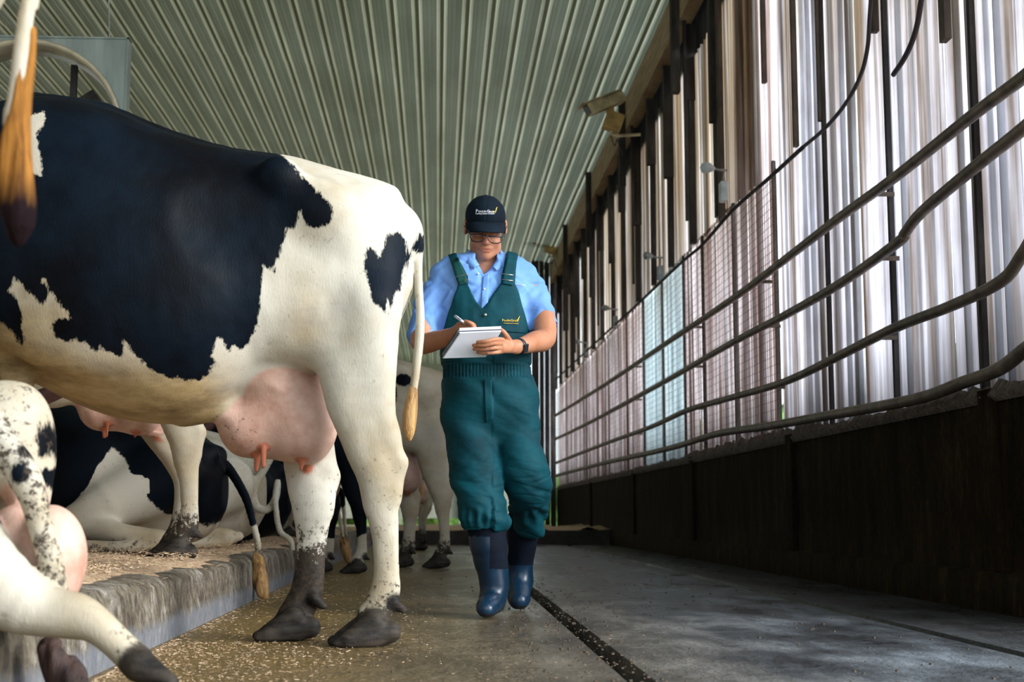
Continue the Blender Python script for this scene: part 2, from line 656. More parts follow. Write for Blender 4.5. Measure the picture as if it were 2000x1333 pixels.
def sheet_material(name, stops, seed, trans=0.93):
    M = Mat(name, rough=0.5, spec=0.3)
    mp = M.coord((1, 1, 0.035)); 
    t = mp.node; t.inputs['Location'].default_value = (0, seed * 3.7, seed)
    n1 = M.noise(5.5, 5, mp, 0.6)
    n2 = M.noise(26, 3, mp, 0.5)
    grime = M.noise(2.5, 5, M.coord((1, 1, 0.6)), 0.65)
    f = M.math('ADD', M.math('MULTIPLY', n1, 0.84), M.math('MULTIPLY', n2, 0.16))
    col = M.ramp(f, stops)
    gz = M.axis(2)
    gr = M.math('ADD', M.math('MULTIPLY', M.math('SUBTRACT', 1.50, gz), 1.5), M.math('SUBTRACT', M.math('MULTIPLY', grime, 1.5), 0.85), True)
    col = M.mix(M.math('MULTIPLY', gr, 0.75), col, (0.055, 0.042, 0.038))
    col = M.mix(0.35, col, M.ramp(grime, [(0.35, (0.55, 0.50, 0.48)), (0.6, (1, 1, 1))]), 'MULTIPLY')
    up = M.math('MULTIPLY', M.math('MULTIPLY', M.math('SUBTRACT', gz, 2.3), 0.6, True), M.ramp(M.noise(3.1, 4, mp, 0.6), [(0.40, 0.0), (0.54, 1.0)]))
    col = M.mix(M.math('MULTIPLY', up, 0.72), col, (0.36, 0.29, 0.20))
    tr = M.n.new('ShaderNodeBsdfTranslucent'); M.l.new(col, tr.inputs[0])
    M.color(M.mix(1.0, col, (0.5, 0.5, 0.5), 'MULTIPLY'))
    ms = M.n.new('ShaderNodeMixShader'); ms.inputs[0].default_value = trans
    M.l.new(M.p.outputs[0], ms.inputs[1]); M.l.new(tr.outputs[0], ms.inputs[2]); M.l.new(ms.outputs[0], M.out.inputs[0])
    return M.m


WHITE = [(0.32, (0.20, 0.15, 0.12)), (0.41, (0.44, 0.40, 0.38)), (0.50, (0.66, 0.65, 0.69)), (0.58, (0.82, 0.82, 0.88)), (0.64, (1.0, 1.0, 1.0))]
BROWN = [(0.32, (0.17, 0.11, 0.09)), (0.42, (0.44, 0.36, 0.34)), (0.51, (0.70, 0.65, 0.66)), (0.62, (0.92, 0.90, 0.92))]
TAN = [(0.32, (0.12, 0.09, 0.07)), (0.41, (0.36, 0.32, 0.29)), (0.52, (0.64, 0.61, 0.60)), (0.64, (1.0, 0.99, 0.97))]
BLUE = [(0.32, (0.46, 0.55, 0.58)), (0.50, (0.66, 0.75, 0.78)), (0.65, (0.86, 0.93, 0.95))]
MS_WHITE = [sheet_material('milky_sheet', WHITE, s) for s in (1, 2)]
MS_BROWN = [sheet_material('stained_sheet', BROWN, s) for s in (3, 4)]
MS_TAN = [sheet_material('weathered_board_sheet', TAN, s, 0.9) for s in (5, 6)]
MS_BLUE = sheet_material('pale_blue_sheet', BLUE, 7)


def sheet(y0, y1, z0, z1, mat, seed, gap=0.0):
    """ribbed sheet standing along the wall line, ragged lower edge"""
    r = random.Random(seed)
    ys = [y0]; off = [0.0]
    y = y0
    while y < y1 - 0.09:
        w = r.uniform(0.06, 0.16); d = r.choice([0, 0.012, 0.03])
        for (yy, oo) in ((y + 0.012, d), (y + w, d), (y + w + 0.012, 0.0)):
            if yy < y1: ys.append(yy); off.append(oo)
        y += w + 0.024
    ys.append(y1); off.append(0.0)
    b = MB()
    n = len(ys)
    zt = [r.uniform(-0.015, 0.025) for _ in range(n)]
    v = [(WX + 0.05 + off[i], ys[i], z0 + zt[i]) for i in range(n)] + [(WX + 0.05 + off[i] + 0.01 * r.uniform(-1, 1), ys[i], z1) for i in range(n)]
    b.add(v, [(i, i + 1, n + i + 1, n + i) for i in range(n - 1)])
    o = b.build('panel', mat, wall)
    m = o.modifiers.new('t', 'SOLIDIFY'); m.thickness = 0.004
    return o


SEAMS = [5.4, 6.25, 7.5, 8.77, 10.15, 11.6, 13.0, 14.05, 15.4, 16.9, 18.4, 20.0, 21.7, 23.5, 25.3, 27.2, 29.1]
k = 0
for a, b in zip(SEAMS[:-1], SEAMS[1:]):
    g = 0.03 if (k % 2 == 0) else 0.012
    if 14.0 < a < 16.8: lowm = MS_BLUE
    elif a < 10.0: lowm = MS_WHITE[k % 2]
    else: lowm = MS_BROWN[k % 2]
    # the sheet in two or three vertical strips, sky showing between some of them
    cuts = [a + g]
    nn = 3 if a < 14 else 2
    for q in range(1, nn): cuts.append(a + (b - a) * (q + random.uniform(-0.12, 0.12)) / nn)
    cuts.append(b - 0.01)
    for q in range(nn):
        slit = random.choice([0.0, 0.012, 0.04, 0.07]) if (a < 13.5) else random.choice([0, 0, 0.012])
        top = 5.75 if a < 11.5 else 3.12
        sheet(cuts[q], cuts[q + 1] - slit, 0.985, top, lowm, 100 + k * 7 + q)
    k += 1

# upper band beyond the near bays: light boards between dark studs
M = Mat('dark_timber', rough=0.8, spec=0.2)
t1 = M.noise(6, 5, M.coord((1, 4, 0.25)), 0.7)
M.color(M.ramp(t1, [(0.3, (0.012, 0.010, 0.009)), (0.55, (0.045, 0.040, 0.038)), (0.75, (0.11, 0.10, 0.095))]))
M.bump(t1, 0.4, 0.01)
MAT_TIMBER = M.m
M = Mat('tan_timber', rough=0.75, spec=0.2)
t1 = M.noise(5, 5, M.coord((1, 0.4, 5)), 0.7)
M.color(M.ramp(t1, [(0.3, (0.20, 0.13, 0.07)), (0.7, (0.44, 0.32, 0.19))]))
MAT_TAN = M.m
y = 10.9; k = 0
while y < 28.9:
    step = random.uniform(1.15, 1.35)
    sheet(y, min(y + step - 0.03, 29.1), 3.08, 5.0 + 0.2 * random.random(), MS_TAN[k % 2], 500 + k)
    s0 = y + step - 0.06
    zs_ = 4.45 if k % 2 else 3.95
    MB().box((WX - 0.05, s0, zs_ + 0.15 * random.random()), (WX + 0.06, s0 + 0.10, 5.8)).box((WX - 0.01, s0 + 0.02, 3.1), (WX + 0.06, s0 + 0.12, 5.8)).build('stud', MAT_TIMBER, wall)
    if k % 3 == 1:
        MB().box((WX - 0.08, s0 - 0.1, 3.3), (WX - 0.05, s0 - 0.05, 5.8)).build('post', MAT_TIMBER, wall)
    y += step; k += 1
# dark top of the band under the plate
MB().box((WX + 0.09, 11.6, 5.05), (WX + 0.12, 29.1, 5.8)).build('header_board', MAT_TIMBER, wall)
# near bays: planks nailed over the sheets
MAT_PLANK = simple('brown_plank', (0.085, 0.06, 0.045), 0.8, var=0.4, scale=6)
for (px, pyb, w) in ((1410, 425, 0.16), (1490, 160, 0.05), (1552, 285, 0.05), (1600, 235, 0.04), (1706, 60, 0.05), (1846, 74, 0.08)):
    p = on_wall(px, pyb, WX)
    MB().box((WX + 0.0, p[1], p[2]), (WX + 0.035, p[1] + w, 5.8)).build('plank', MAT_PLANK, wall)
for ys_ in SEAMS[1:11]:
    MB().box((WX + 0.02, ys_ - 0.015, 0.97), (WX + 0.048, ys_ + 0.02, 5.8 if ys_ < 10 else 3.1)).build('batten', MAT_TIMBER, wall)
# ledge of caked_dirt at the foot of the sheets
V = []; ysd = np.linspace(5.4, 29, 700)
for y in ysd:
    n1 = abs(float(vnoise(y * 6, 2.2, 0.1))) + 0.6 * abs(float(vnoise(y * 23, 5.2, 0.1)))
    hgt_ = 0.02 + 0.035 * n1 + (0.03 if 9 < y < 14 else 0)
    V += [(WX - 0.01, y, 0.93), (WX - 0.015 - 0.03 * n1, y, 0.96), (WX + 0.005, y, 0.97 + hgt_), (WX + 0.06, y, 0.97 + hgt_ * 0.6)]
Q = [(j * 4 + i, j * 4 + i + 1, (j + 1) * 4 + i + 1, (j + 1) * 4 + i) for j in range(len(ysd) - 1) for i in range(3)]
link('caked_dirt', np_mesh('caked_dirt', V, [q for q in Q]), wall, simple('caked_dirt', (0.11, 0.085, 0.065), 0.9, var=0.6, scale=30, bump=0.6, bd=0.01))
# wire mesh in front of the far sheets
wm = MB()
for yy in np.arange(9.9, 29, 0.066):
    wm.box((WX - 0.012, yy, 0.97), (WX - 0.009, yy + 0.0028, 2.98))
for zz_ in np.arange(1.0, 2.98, 0.066):
    wm.box((WX - 0.012, 9.9, zz_), (WX - 0.009, 29, zz_ + 0.0026))
wm.build('wire_mesh', simple('rusty_wire', (0.20, 0.13, 0.10), 0.6, 0.4), wall)
# cable along the head of the mesh
cab = MB().tube(spline([on_wall(a_, b_, WX - 0.04) for a_, b_ in ((1568, 288), (1500, 350), (1430, 412), (1372, 478), (1330, 514), (1250, 590), (1190, 645), (1085, 742))], 4), 0.016, 6)
cab.build('head_cable', MAT_TIMBER, wall)

# plate beam at the eave and ceiling
SL = 0.115


def ceil_z(x): return 5.78 + SL * (WX - x)


MB().box((WX - 0.12, 9.0, 5.34), (WX + 0.02, 29.2, 5.76)).build('plate_beam', MAT_TAN, wall)
for yy in (13.2, 17.2, 21.2, 25.2):
    MB().box((WX - 0.20, yy, 4.6), (WX - 0.12, yy + 0.12, 5.80)).build('bracket_post', MAT_TIMBER, wall)
# end partition at the far right
pw = MB()
xx_ = 1.98
while xx_ < WX:
    w = random.uniform(0.10, 0.17)
    pw.box((xx_, 29.15, 0), (xx_ + w - 0.015, 29.15 + random.uniform(0.05, 0.1), 5.9))
    xx_ += w
tag(pw.build('wall_far', MAT_TIMBER), kind='structure')

M = Mat('painted_steel_ceiling', rough=0.42, spec=0.5)
stain = M.noise(1.1, 5, M.coord((1, 0.5, 1)), 0.6)
streak = M.noise(9, 3, M.coord((1, 0.03, 1)), 0.6)
col = M.mix(0.5, M.ramp(stain, [(0.35, (0.47, 0.48, 0.39)), (0.65, (0.74, 0.77, 0.69))]), M.ramp(streak, [(0.35, (0.36, 0.38, 0.30)), (0.65, (0.74, 0.78, 0.70))]))
rec = M.attr('dirt_shade')
xr = M.ramp(M.math('MULTIPLY_ADD', M.axis(0), 0.12), [(0.0, (0.62, 0.60, 0.48)), (0.62, (0.80, 0.84, 0.74)), (1.0, (0.92, 1.0, 1.0))])  # light from the wall painted in: brighter and bluer toward the right
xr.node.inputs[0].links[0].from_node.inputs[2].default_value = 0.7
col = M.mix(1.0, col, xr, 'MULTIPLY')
flat_ = M.mix(1.0, col, (0.33, 0.34, 0.30), 'MULTIPLY')          # flats are grimier; the ribs get painted side light
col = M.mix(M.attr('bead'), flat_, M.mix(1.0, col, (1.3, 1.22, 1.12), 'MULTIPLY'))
col = M.mix(M.math('MULTIPLY', rec, 0.92), col, (0.040, 0.042, 0.016))  # grime plus painted shade in the recesses and beside the ribs
M.color(col); M.bump(stain, 0.1, 0.01)
tr = M.n.new('ShaderNodeBsdfTranslucent'); M.l.new(col, tr.inputs[0])       # translucency added to brighten the ceiling and fill the barn
ms = M.n.new('ShaderNodeMixShader'); ms.inputs[0].default_value = 0.19
M.l.new(M.p.outputs[0], ms.inputs[1]); M.l.new(tr.outputs[0], ms.inputs[2]); M.l.new(ms.outputs[0], M.out.inputs[0])
MAT_CEIL = M.m
pitch = 0.285
prof = []   # (x, depth up, grime and painted shade)
x = WX + 0.0
while x > -16:
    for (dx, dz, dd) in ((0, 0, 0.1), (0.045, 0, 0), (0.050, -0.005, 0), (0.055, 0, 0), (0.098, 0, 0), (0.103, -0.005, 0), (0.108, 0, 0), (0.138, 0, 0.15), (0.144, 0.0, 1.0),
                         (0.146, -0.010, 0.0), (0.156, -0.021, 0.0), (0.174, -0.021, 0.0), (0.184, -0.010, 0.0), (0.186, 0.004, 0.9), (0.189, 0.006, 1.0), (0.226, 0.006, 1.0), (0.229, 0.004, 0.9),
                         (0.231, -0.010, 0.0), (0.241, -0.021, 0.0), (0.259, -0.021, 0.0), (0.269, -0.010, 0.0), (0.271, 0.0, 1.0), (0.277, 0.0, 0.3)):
        prof.append((x - dx, dz, dd))
    x -= pitch
ysc = []
yy = -1.85
while yy < 52:
    ysc += [yy + 0.006, min(yy + 4.85, 52)]
    yy += 4.85
V = []; D = []; B_ = []; P_ = len(prof)
for j, y in enumerate(ysc):
    lift = 0.0 if j % 2 else 0.012
    for (x, dz, dd) in prof:
        V.append((x, y, ceil_z(x) + dz + lift)); D.append(dd); B_.append(1.0 if dz < -0.009 else 0.0)
Q = [(j * P_ + i, (j + 1) * P_ + i, (j + 1) * P_ + i + 1, j * P_ + i + 1) for j in range(len(ysc) - 1) for i in range(P_ - 1)]
me = np_mesh('ceiling', V, Q, smooth=False)
attr(me, 'dirt_shade', D); attr(me, 'bead', B_)
tag(link('ceiling', me, None, MAT_CEIL), kind='structure')

eb = MB().box((-16, 52, 0.28), (WX + 0.2, 52.2, 8))
for xx_ in np.arange(-16, WX, 2.4): eb.box((xx_, 51.8, 0), (xx_ + 0.25, 52, 2.8))
eb.build('wall_back', simple('weathered_boards_back', (0.35, 0.37, 0.30), 0.8)).__setitem__('kind', 'structure')

# four bent pipe rails along the wall
MAT_PIPE = simple('galvanised_rusty_pipe', (0.15, 0.115, 0.085), 0.5, 0.35, var=0.5, scale=9)
RAILS = [
    ('thick grey pipe rail, highest of the four bent rails along the right wall',
     [(2060, 95), (2000, 150), (1900, 225), (1750, 345), (1640, 425), (1540, 502), (1430, 585), (1300, 672), (1200, 740), (1140, 778), (1085, 812)], 0.029),
    ('bent pipe rail second from the top, kinked sharply above its middle at the right',
     [(2060, 195), (2000, 250), (1900, 330), (1800, 415), (1768, 455), (1752, 475), (1640, 555), (1530, 618), (1430, 670), (1300, 745), (1200, 800), (1140, 832), (1085, 858)], 0.029),
    ('bent pipe rail third from the top, turning up steeply at the right edge',
     [(2030, 440), (1995, 500), (1955, 550), (1860, 597), (1750, 640), (1650, 690), (1560, 735), (1500, 757), (1400, 785), (1340, 803), (1270, 835), (1180, 868), (1085, 905)], 0.028),
    ('lowest pipe rail running just above the dirty ledge of the dark wall',
     [(2060, 640), (2000, 685), (1950, 722), (1880, 748), (1780, 782), (1600, 815), (1500, 833), (1400, 848), (1330, 870), (1270, 885), (1180, 905), (1085, 930)], 0.031)]
for lab, pts, r in RAILS:
    w = [on_wall(px, py, WX - 0.085) for px, py in pts]
    sp_pts = spline(w, 5)
    rt = empty('pipe_rail', Vector(w[-1]), lab, 'pipe rail', 'bent pipe rails along the right wall')
    MB().tube(sp_pts, r, 10).build('pipe', MAT_PIPE, rt)
    for ys_ in (7.5, 10.15, 13.0, 16.9):
        j = int(np.argmin(np.abs(sp_pts[:, 1] - ys_)))
        p = sp_pts[j]
        MB().box((p[0] - 0.0, p[1] - 0.008, p[2] - 0.012), (WX + 0.04, p[1] + 0.008, p[2] + 0.012)).build('clamp', MAT_PIPE, rt)

# two loose cables on the near sheets
for lab, pts, r in (
    ('dark loose cable curving up the near sheets from the cable above the mesh',
     [(1568, 288), (1610, 252), (1650, 205), (1680, 150), (1694, 95), (1698, 40), (1702, -20)], 0.013),
    ('short dark cable hanging in a curve from the top right of the wall',
     [(1745, 146), (1764, 118), (1780, 85), (1792, 45), (1802, -20)], 0.015)):
    sp_pts = spline([on_wall(px, py, WX - 0.03) for px, py in pts], 5)
    tag(MB().tube(sp_pts, r, 7).build('cable', simple('black_cable', (0.03, 0.02, 0.025), 0.6)), lab, 'cable')

# ------------------------------------------------------------------ fixtures
MAT_BEIGE = simple('dusty_beige_housing', (0.42, 0.36, 0.22), 0.6, var=0.4, scale=8)
MAT_OCHRE = simple('ochre_plastic', (0.36, 0.24, 0.08), 0.6, var=0.35, scale=9)
MAT_DGLASS = simple('dark_glass', (0.01, 0.01, 0.012), 0.12, bump=0)
MAT_STEEL = simple('dull_steel', (0.32, 0.33, 0.34), 0.45, 0.5, var=0.3)
MAT_PALE = simple('pale_plastic', (0.62, 0.70, 0.76), 0.4, bump=0)


def security_camera(c, s, lab, flip=1):
    """c: pivot under the housing (world), s: overall scale"""
    rt = empty('security_camera', Vector(c), lab, 'security camera', 'box cameras under the eave')
    c = np.array(c)
    ax = np.array([0.80, 0.35, 0.42]); ax /= np.linalg.norm(ax)     # housing axis, tail up to the wall
    up = np.array([-0.40, 0, 0.80]); up -= ax * (up @ ax); up /= np.linalg.norm(up)
    sd = np.cross(ax, up)
    hc = c + np.array([-0.06, -0.05, 0.22]) * s
    MB().obox(hc, ax * 0.22 * s, up * 0.055 * s, sd * 0.06 * s).build('housing', MAT_BEIGE, rt, 0.008)
    MB().obox(hc + up * 0.064 * s - ax * 0.03 * s, ax * 0.26 * s, up * 0.006 * s, sd * 0.075 * s).build('sun_shield', MAT_BEIGE, rt)
    MB().obox(hc - ax * 0.222 * s, ax * 0.004 * s, up * 0.042 * s, sd * 0.046 * s).build('window_glass', MAT_DGLASS, rt)
    MB().obox(c + np.array([0.03, 0, 0.05]) * s, np.array([0.085, 0, -0.03]) * s, np.array([0, 0.07, 0]) * s, np.array([0.03, 0, 0.085]) * s).build('pan_head', MAT_OCHRE, rt, 0.012)
    MB().obox(c + np.array([0.00, 0, 0.13]) * s, np.array([0.035, 0, 0]) * s, np.array([0, 0.06, 0]) * s, np.array([0, 0, 0.06]) * s).build('tilt_bracket', MAT_OCHRE, rt)
    b0 = c + np.array([0.0, 0, -0.08]) * s
    MB().tube([c + np.array([0.03, 0, 0.0]) * s, b0, b0 + np.array([0.08, 0, -0.01]) * s, (WX - 0.08, b0[1], b0[2] + 0.01)], 0.016 * s, 8).build('arm', MAT_BEIGE, rt)
    MB().tube(spline([b0, b0 + np.array([0.04, -0.02, -0.12]) * s, b0 + np.array([0.07, 0, -0.05]) * s, b0 + np.array([0.12, 0, -0.22]) * s], 5), 0.006 * s, 5).build('cable', MAT_TIMBER, rt)


p = at(1192, 248, 16.2)
security_camera(p, 1.22, 'beige box camera on ochre pan head, the nearer and larger one')
p = at(1073, 490, 27.5)
security_camera(p, 1.35, 'small blurred box camera far down by the shoulder of the person')

for (px, py, big, lab) in ((1385, 328, 1.0, 'pale round lamp with grey box below it on a near dark stud'),
                           (1268, 500, 0.9, 'small round wall lamp halfway along the mesh, between the larger lamps'),
                           (1185, 602, 0.9, 'small dull lamp third along the wall above the cable'),
                           (1131, 668, 0.8, 'tiny pale lamp nearest to the arm of the person')):
    p = on_wall(px, py, WX - 0.16)
    rt = empty('wall_lamp', Vector(p), lab, 'wall lamp', 'small lamps along the right wall')
    s = big
    MB().tube([p + np.array([-0.07, -0.02, 0]) * s, p + np.array([-0.05, -0.01, 0]) * s, p, p + np.array([0.05, 0, -0.01]) * s], [0.025 * s, 0.05 * s, 0.045 * s, 0.015 * s], 12).build('lamp_head', MAT_PALE if px > 1300 else MAT_STEEL, rt)
    MB().tube([p + np.array([0.04, 0, 0]) * s, p + np.array([0.08, 0, -0.02]) * s, (WX + 0.0, p[1], p[2] - 0.02)], 0.012 * s, 8).build('bracket', MAT_STEEL, rt)
    MB().box((WX - 0.07, p[1] - 0.06 * s, p[2] - 0.30 * s), (WX - 0.01, p[1] + 0.05 * s, p[2] - 0.13 * s)).build('junction_box', MAT_PALE if px > 1300 else MAT_STEEL, rt, 0.004)
    MB().tube([(WX - 0.03, p[1], p[2] - 0.02), (WX - 0.04, p[1], p[2] - 0.14 * s)], 0.008, 6).build('conduit', MAT_STEEL, rt)

# circulation fan, upper left
FY = 9.2
cw = at(45, 262, FY)
rt = empty('barn_fan', Vector(cw), 'large square grey metal fan housing hanging above the black back of the cow', 'fan')
R_ = 0.645; HS = 0.675
M = Mat('galvanised_sheet', rough=0.45, metal=0.3)
M.color(M.ramp(M.noise(3, 5, M.coord((4, 1, 0.5))), [(0.3, (0.20, 0.24, 0.22)), (0.7, (0.33, 0.38, 0.35))]))
MAT_GALV = M.m
MAT_CREAM = simple('cream_enamel', (0.52, 0.45, 0.32), 0.4, var=0.2)
n = 64
fb = MB()
v = []; f = []
for i in range(n):
    a = 2 * math.pi * i / n
    c, s = math.cos(a), math.sin(a)
    m = max(abs(c), abs(s))
    v += [(cw[0] + R_ * c, FY, cw[2] + R_ * s), (cw[0] + HS * c / m, FY, cw[2] + HS * s / m)]
for i in range(n):
    j = (i + 1) % n
    f.append((2 * i, 2 * j, 2 * j + 1, 2 * i + 1))
fb.add(v, f)
o = fb.build('housing', MAT_GALV, rt)
m = o.modifiers.new('t', 'SOLIDIFY'); m.thickness = 0.012; m.offset = 0
e = MB()
for (a, b) in (((-1, 1), (1, 1)), ((-1, -1), (1, -1)), ((-1, -1), (-1, 1)), ((1, -1), (1, 1))):
    x0, x1 = sorted((a[0], b[0])); z0, z1 = sorted((a[1], b[1]))
    e.box((cw[0] + x0 * HS - 0.006, FY - 0.015, cw[2] + z0 * HS - 0.006), (cw[0] + x1 * HS + 0.006, FY + 0.08, cw[2] + z1 * HS + 0.006))
e.build('edge_flange', MAT_GALV, rt)
# rolled orifice ring
v = []; f = []
for i in range(n):
    a = 2 * math.pi * i / n
    for (rr, yy) in ((R_ + 0.015, -0.02), (R_ - 0.005, -0.03), (R_ - 0.02, 0.0), (R_ - 0.03, 0.10), (R_ - 0.03, 0.22)):
        v.append((cw[0] + rr * math.cos(a), FY + yy, cw[2] + rr * math.sin(a)))
for i in range(n):
    j = (i + 1) % n
    for q in range(4): f.append((i * 5 + q, j * 5 + q, j * 5 + q + 1, i * 5 + q + 1))
rb = MB(); rb.add(v, f, True)
o = rb.build('orifice_ring', MAT_CREAM, rt)
m = o.modifiers.new('t', 'SOLIDIFY'); m.thickness = 0.004
MB().box((cw[0] + 0.27, FY + 0.10, cw[2] - 0.55), (cw[0] + 0.31, FY + 0.14, cw[2] + 0.52)).build('motor_strut', MAT_TIMBER, rt)
MB().box((cw[0] - 0.31, FY + 0.10, cw[2] - 0.52), (cw[0] - 0.27, FY + 0.14, cw[2] + 0.52)).build('motor_strut', MAT_TIMBER, rt)
MB().tube([(cw[0], FY + 0.02, cw[2]), (cw[0], FY + 0.22, cw[2])], 0.09, 16).build('motor', MAT_TIMBER, rt)
for q in range(3):
    a = math.radians(150 + q * 120)
    d = np.array([math.cos(a), 0, math.sin(a)]); t = np.array([-math.sin(a), 0.5, math.cos(a)])
    c0 = np.array([cw[0], FY + 0.06, cw[2]])
    b = MB().add([c0 + d * 0.07 - t * 0.04, c0 + d * 0.07 + t * 0.04, c0 + d * 0.54 + t * 0.09, c0 + d * 0.56 - t * 0.06], [(0, 1, 2, 3)])
    o = b.build('blade', MAT_TIMBER, rt)
    o.modifiers.new('t', 'SOLIDIFY').thickness = 0.004
MB().tube([(cw[0] - 0.5, FY + 0.05, cw[2] + HS), (cw[0] - 0.5, FY + 0.05, ceil_z(cw[0] - 0.5))], 0.012, 6).build('hanger', MAT_STEEL, rt)
MB().tube([(cw[0] + 0.5, FY + 0.3, cw[2] + HS - 0.35), (cw[0] + 0.2, FY + 0.9, ceil_z(cw[0] + 0.2))], 0.004, 6).build('hanger', MAT_STEEL, rt)

# stall dividers
MAT_RUST = simple('rusty_brown_pipe', (0.075, 0.032, 0.028), 0.5, 0.2, var=0.4, scale=9)
for (Y, lab) in ((5.78, 'rust brown pipe loop behind the white foreleg of the big cow'), (8.0, 'dark brown pipe loop behind the small udder'),
                 (9.02, 'dark brown pipe loop above the lying black rump'), (9.96, 'dark pipe loop behind the hanging teats')):
    x1 = -1.42
    pts = [(-3.4, 0.75), (-2.6, 0.72), (-2.0, 0.78), (-1.7, 0.88), (x1 - 0.08, 0.98), (x1, 1.10), (x1 - 0.06, 1.24), (-1.75, 1.28), (-2.4, 1.22), (-3.4, 1.2)]
    rt = empty('stall_divider', Vector((-3.4, Y, PZ)), lab, 'stall divider', 'pipe loops between the stalls')
    MB().tube(spline([(a, Y, b) for a, b in pts], 6), 0.036, 10).build('loop', MAT_RUST, rt)
    MB().tube([(-3.4, Y, PZ), (-3.4, Y, 1.6)], 0.045, 10).build('post', MAT_RUST, rt)

# ------------------------------------------------------------------ cow hide material
M = Mat('cow_hide', rough=0.62, spec=0.2)
hair = M.noise(160, 3, M.coord((1, 1, 0.35)), 0.6)
edge = M.noise(26, 3, M.coord((1, 1, 0.45)), 0.7)
blot = M.noise(3.2, 4)
coat = M.math('ADD', M.attr('coat'), M.math('ADD', M.math('MULTIPLY', M.math('SUBTRACT', edge, 0.5), 0.045), M.math('MULTIPLY', M.math('SUBTRACT', hair, 0.5), 0.02)))
isb = M.ramp(M.math('MULTIPLY_ADD', coat, 120.0), [(0.0, 0.0), (1.0, 1.0)])
isb.node.inputs[0].links[0].from_node.inputs[2].default_value = 0.5
white = M.ramp(blot, [(0.32, (0.36, 0.30, 0.20)), (0.58, (0.53, 0.50, 0.42))])
white = M.mix(M.math('MULTIPLY', M.attr('tan'), 0.92), white, M.ramp(M.noise(5, 6, M.coord((0.5, 1, 1.6)), 0.7), [(0.35, (0.14, 0.085, 0.03)), (0.55, (0.36, 0.25, 0.11)), (0.7, (0.48, 0.36, 0.20))]))
speck = M.ramp(M.noise(34, 5, None, 0.75), [(0.60, 0.0), (0.68, 1.0)])
white = M.mix(M.math('MULTIPLY', speck, 0.45), white, (0.22, 0.17, 0.12))
black = M.ramp(blot, [(0.35, (0.0018, 0.002, 0.003)), (0.65, (0.003, 0.007, 0.013))])
c = M.mix(isb, white, black)
ud = M.ramp(M.noise(7, 5, None, 0.65), [(0.3, (0.40, 0.21, 0.15)), (0.6, (0.60, 0.40, 0.32))])
c = M.mix(M.attr('udder'), c, ud)
c = M.mix(M.attr('teat'), c, (0.40, 0.13, 0.07))
mudn = M.noise(42, 6, None, 0.8)
mudw = M.math('ADD', M.math('MULTIPLY', M.attr('mud'), 1.25), M.math('MULTIPLY', M.math('SUBTRACT', mudn, 0.5), 1.9))
mudf = M.ramp(mudw, [(0.44, 0.0), (0.58, 1.0)])
mudm = M.math('MULTIPLY', mudf, M.ramp(M.attr('mud'), [(0.0, 0.0), (0.12, 1.0)]))
c = M.mix(mudm, c, M.ramp(mudn, [(0.4, (0.018, 0.013, 0.010)), (0.75, (0.08, 0.06, 0.04))]))
c = M.mix(M.attr('hoof'), c, M.ramp(M.noise(12, 4, M.coord((1, 1, 4))), [(0.35, (0.008, 0.007, 0.006)), (0.7, (0.050, 0.040, 0.030))]))
M.color(c)
M.rough(M.mix(M.attr('udder'), M.mix(isb, (0.62, 0.62, 0.62), (0.52, 0.52, 0.52)), (0.5, 0.5, 0.5)))
hb = M.math('ADD', M.math('MULTIPLY', hair, 0.5), M.math('MULTIPLY', mudm, 1.2))
M.bump(hb, 0.35, 0.006)
M._in(M.mix(isb, (0.2, 0.2, 0.2), (0.07, 0.07, 0.07)), M.p.inputs['Specular IOR Level'])
M.p.inputs['Sheen Weight'].default_value = 0.0
MAT_HIDE = M.m

M = Mat('tail_hair_gold', rough=0.6)
hn = M.noise(10, 5, M.coord((6, 6, 0.5)), 0.7)
M.color(M.ramp(hn, [(0.35, (0.16, 0.07, 0.02)), (0.6, (0.52, 0.30, 0.10))])); M.bump(hn, 0.8, 0.012)
MAT_SWITCH = M.m
M = Mat('tail_hair_dark', rough=0.7)
hn = M.noise(7, 5, M.coord((5, 5, 0.5)), 0.7)
hz_ = M.ramp(M.math('MULTIPLY_ADD', M.axis(2), 1.0), [(0.0, (0.02, 0.008, 0.006)), (1.0, (0.02, 0.008, 0.006))])
M.color(M.ramp(hn, [(0.35, (0.012, 0.006, 0.006)), (0.6, (0.05, 0.022, 0.014))])); M.bump(hn, 0.8, 0.012)
MAT_SWITCH_D = M.m


def cow_mesh(ops, tags, h, coatfn, mudfn, tanfn=None, smooth=1, ripple=True):
    V, Q = surf(ops, h, smooth=smooth)
    N = normals(V, Q)
    if ripple:
        d = 0.004 * vnoise(V[:, 0] * 9, V[:, 1] * 9, V[:, 2] * 5) + 0.0018 * vnoise(V[:, 0] * 30, V[:, 1] * 30, V[:, 2] * 22)
        V = V + N * d[:, None]
    me = np_mesh('body', V, Q)
    fields(me, V, tags, coatfn, mudfn, tanfn)
    return me, V, Q


def fields(me, V, tags, coatfn, mudfn, tanfn):
    for nme, w in (('udder', 0.008), ('teat', 0.006), ('hoof', 0.006)):
        sh = tags.get(nme, [])
        others = tags.get('not_' + nme, [])
        if sh:
            d = dist_to(V, sh)
            if others:
                d = d - np.minimum(dist_to(V, others), 0.05)
            a = 1 - sstep(-w, w, d - (0.012 if not others else 0.0))
        else: a = np.zeros(len(V))
        attr(me, nme, a)
    attr(me, 'coat', coatfn(V))
    attr(me, 'mud', mudfn(V))
    attr(me, 'tan', tanfn(V) if tanfn else np.zeros(len(V)))


# ---------------------------------------------------------------- the big cow (built in place)
YC = 4.84
def A(px, py, Y, r=None):
    p = at(px, py, Y)
    return p if r is None else (p[0], p[1], p[2], r * Y / F)


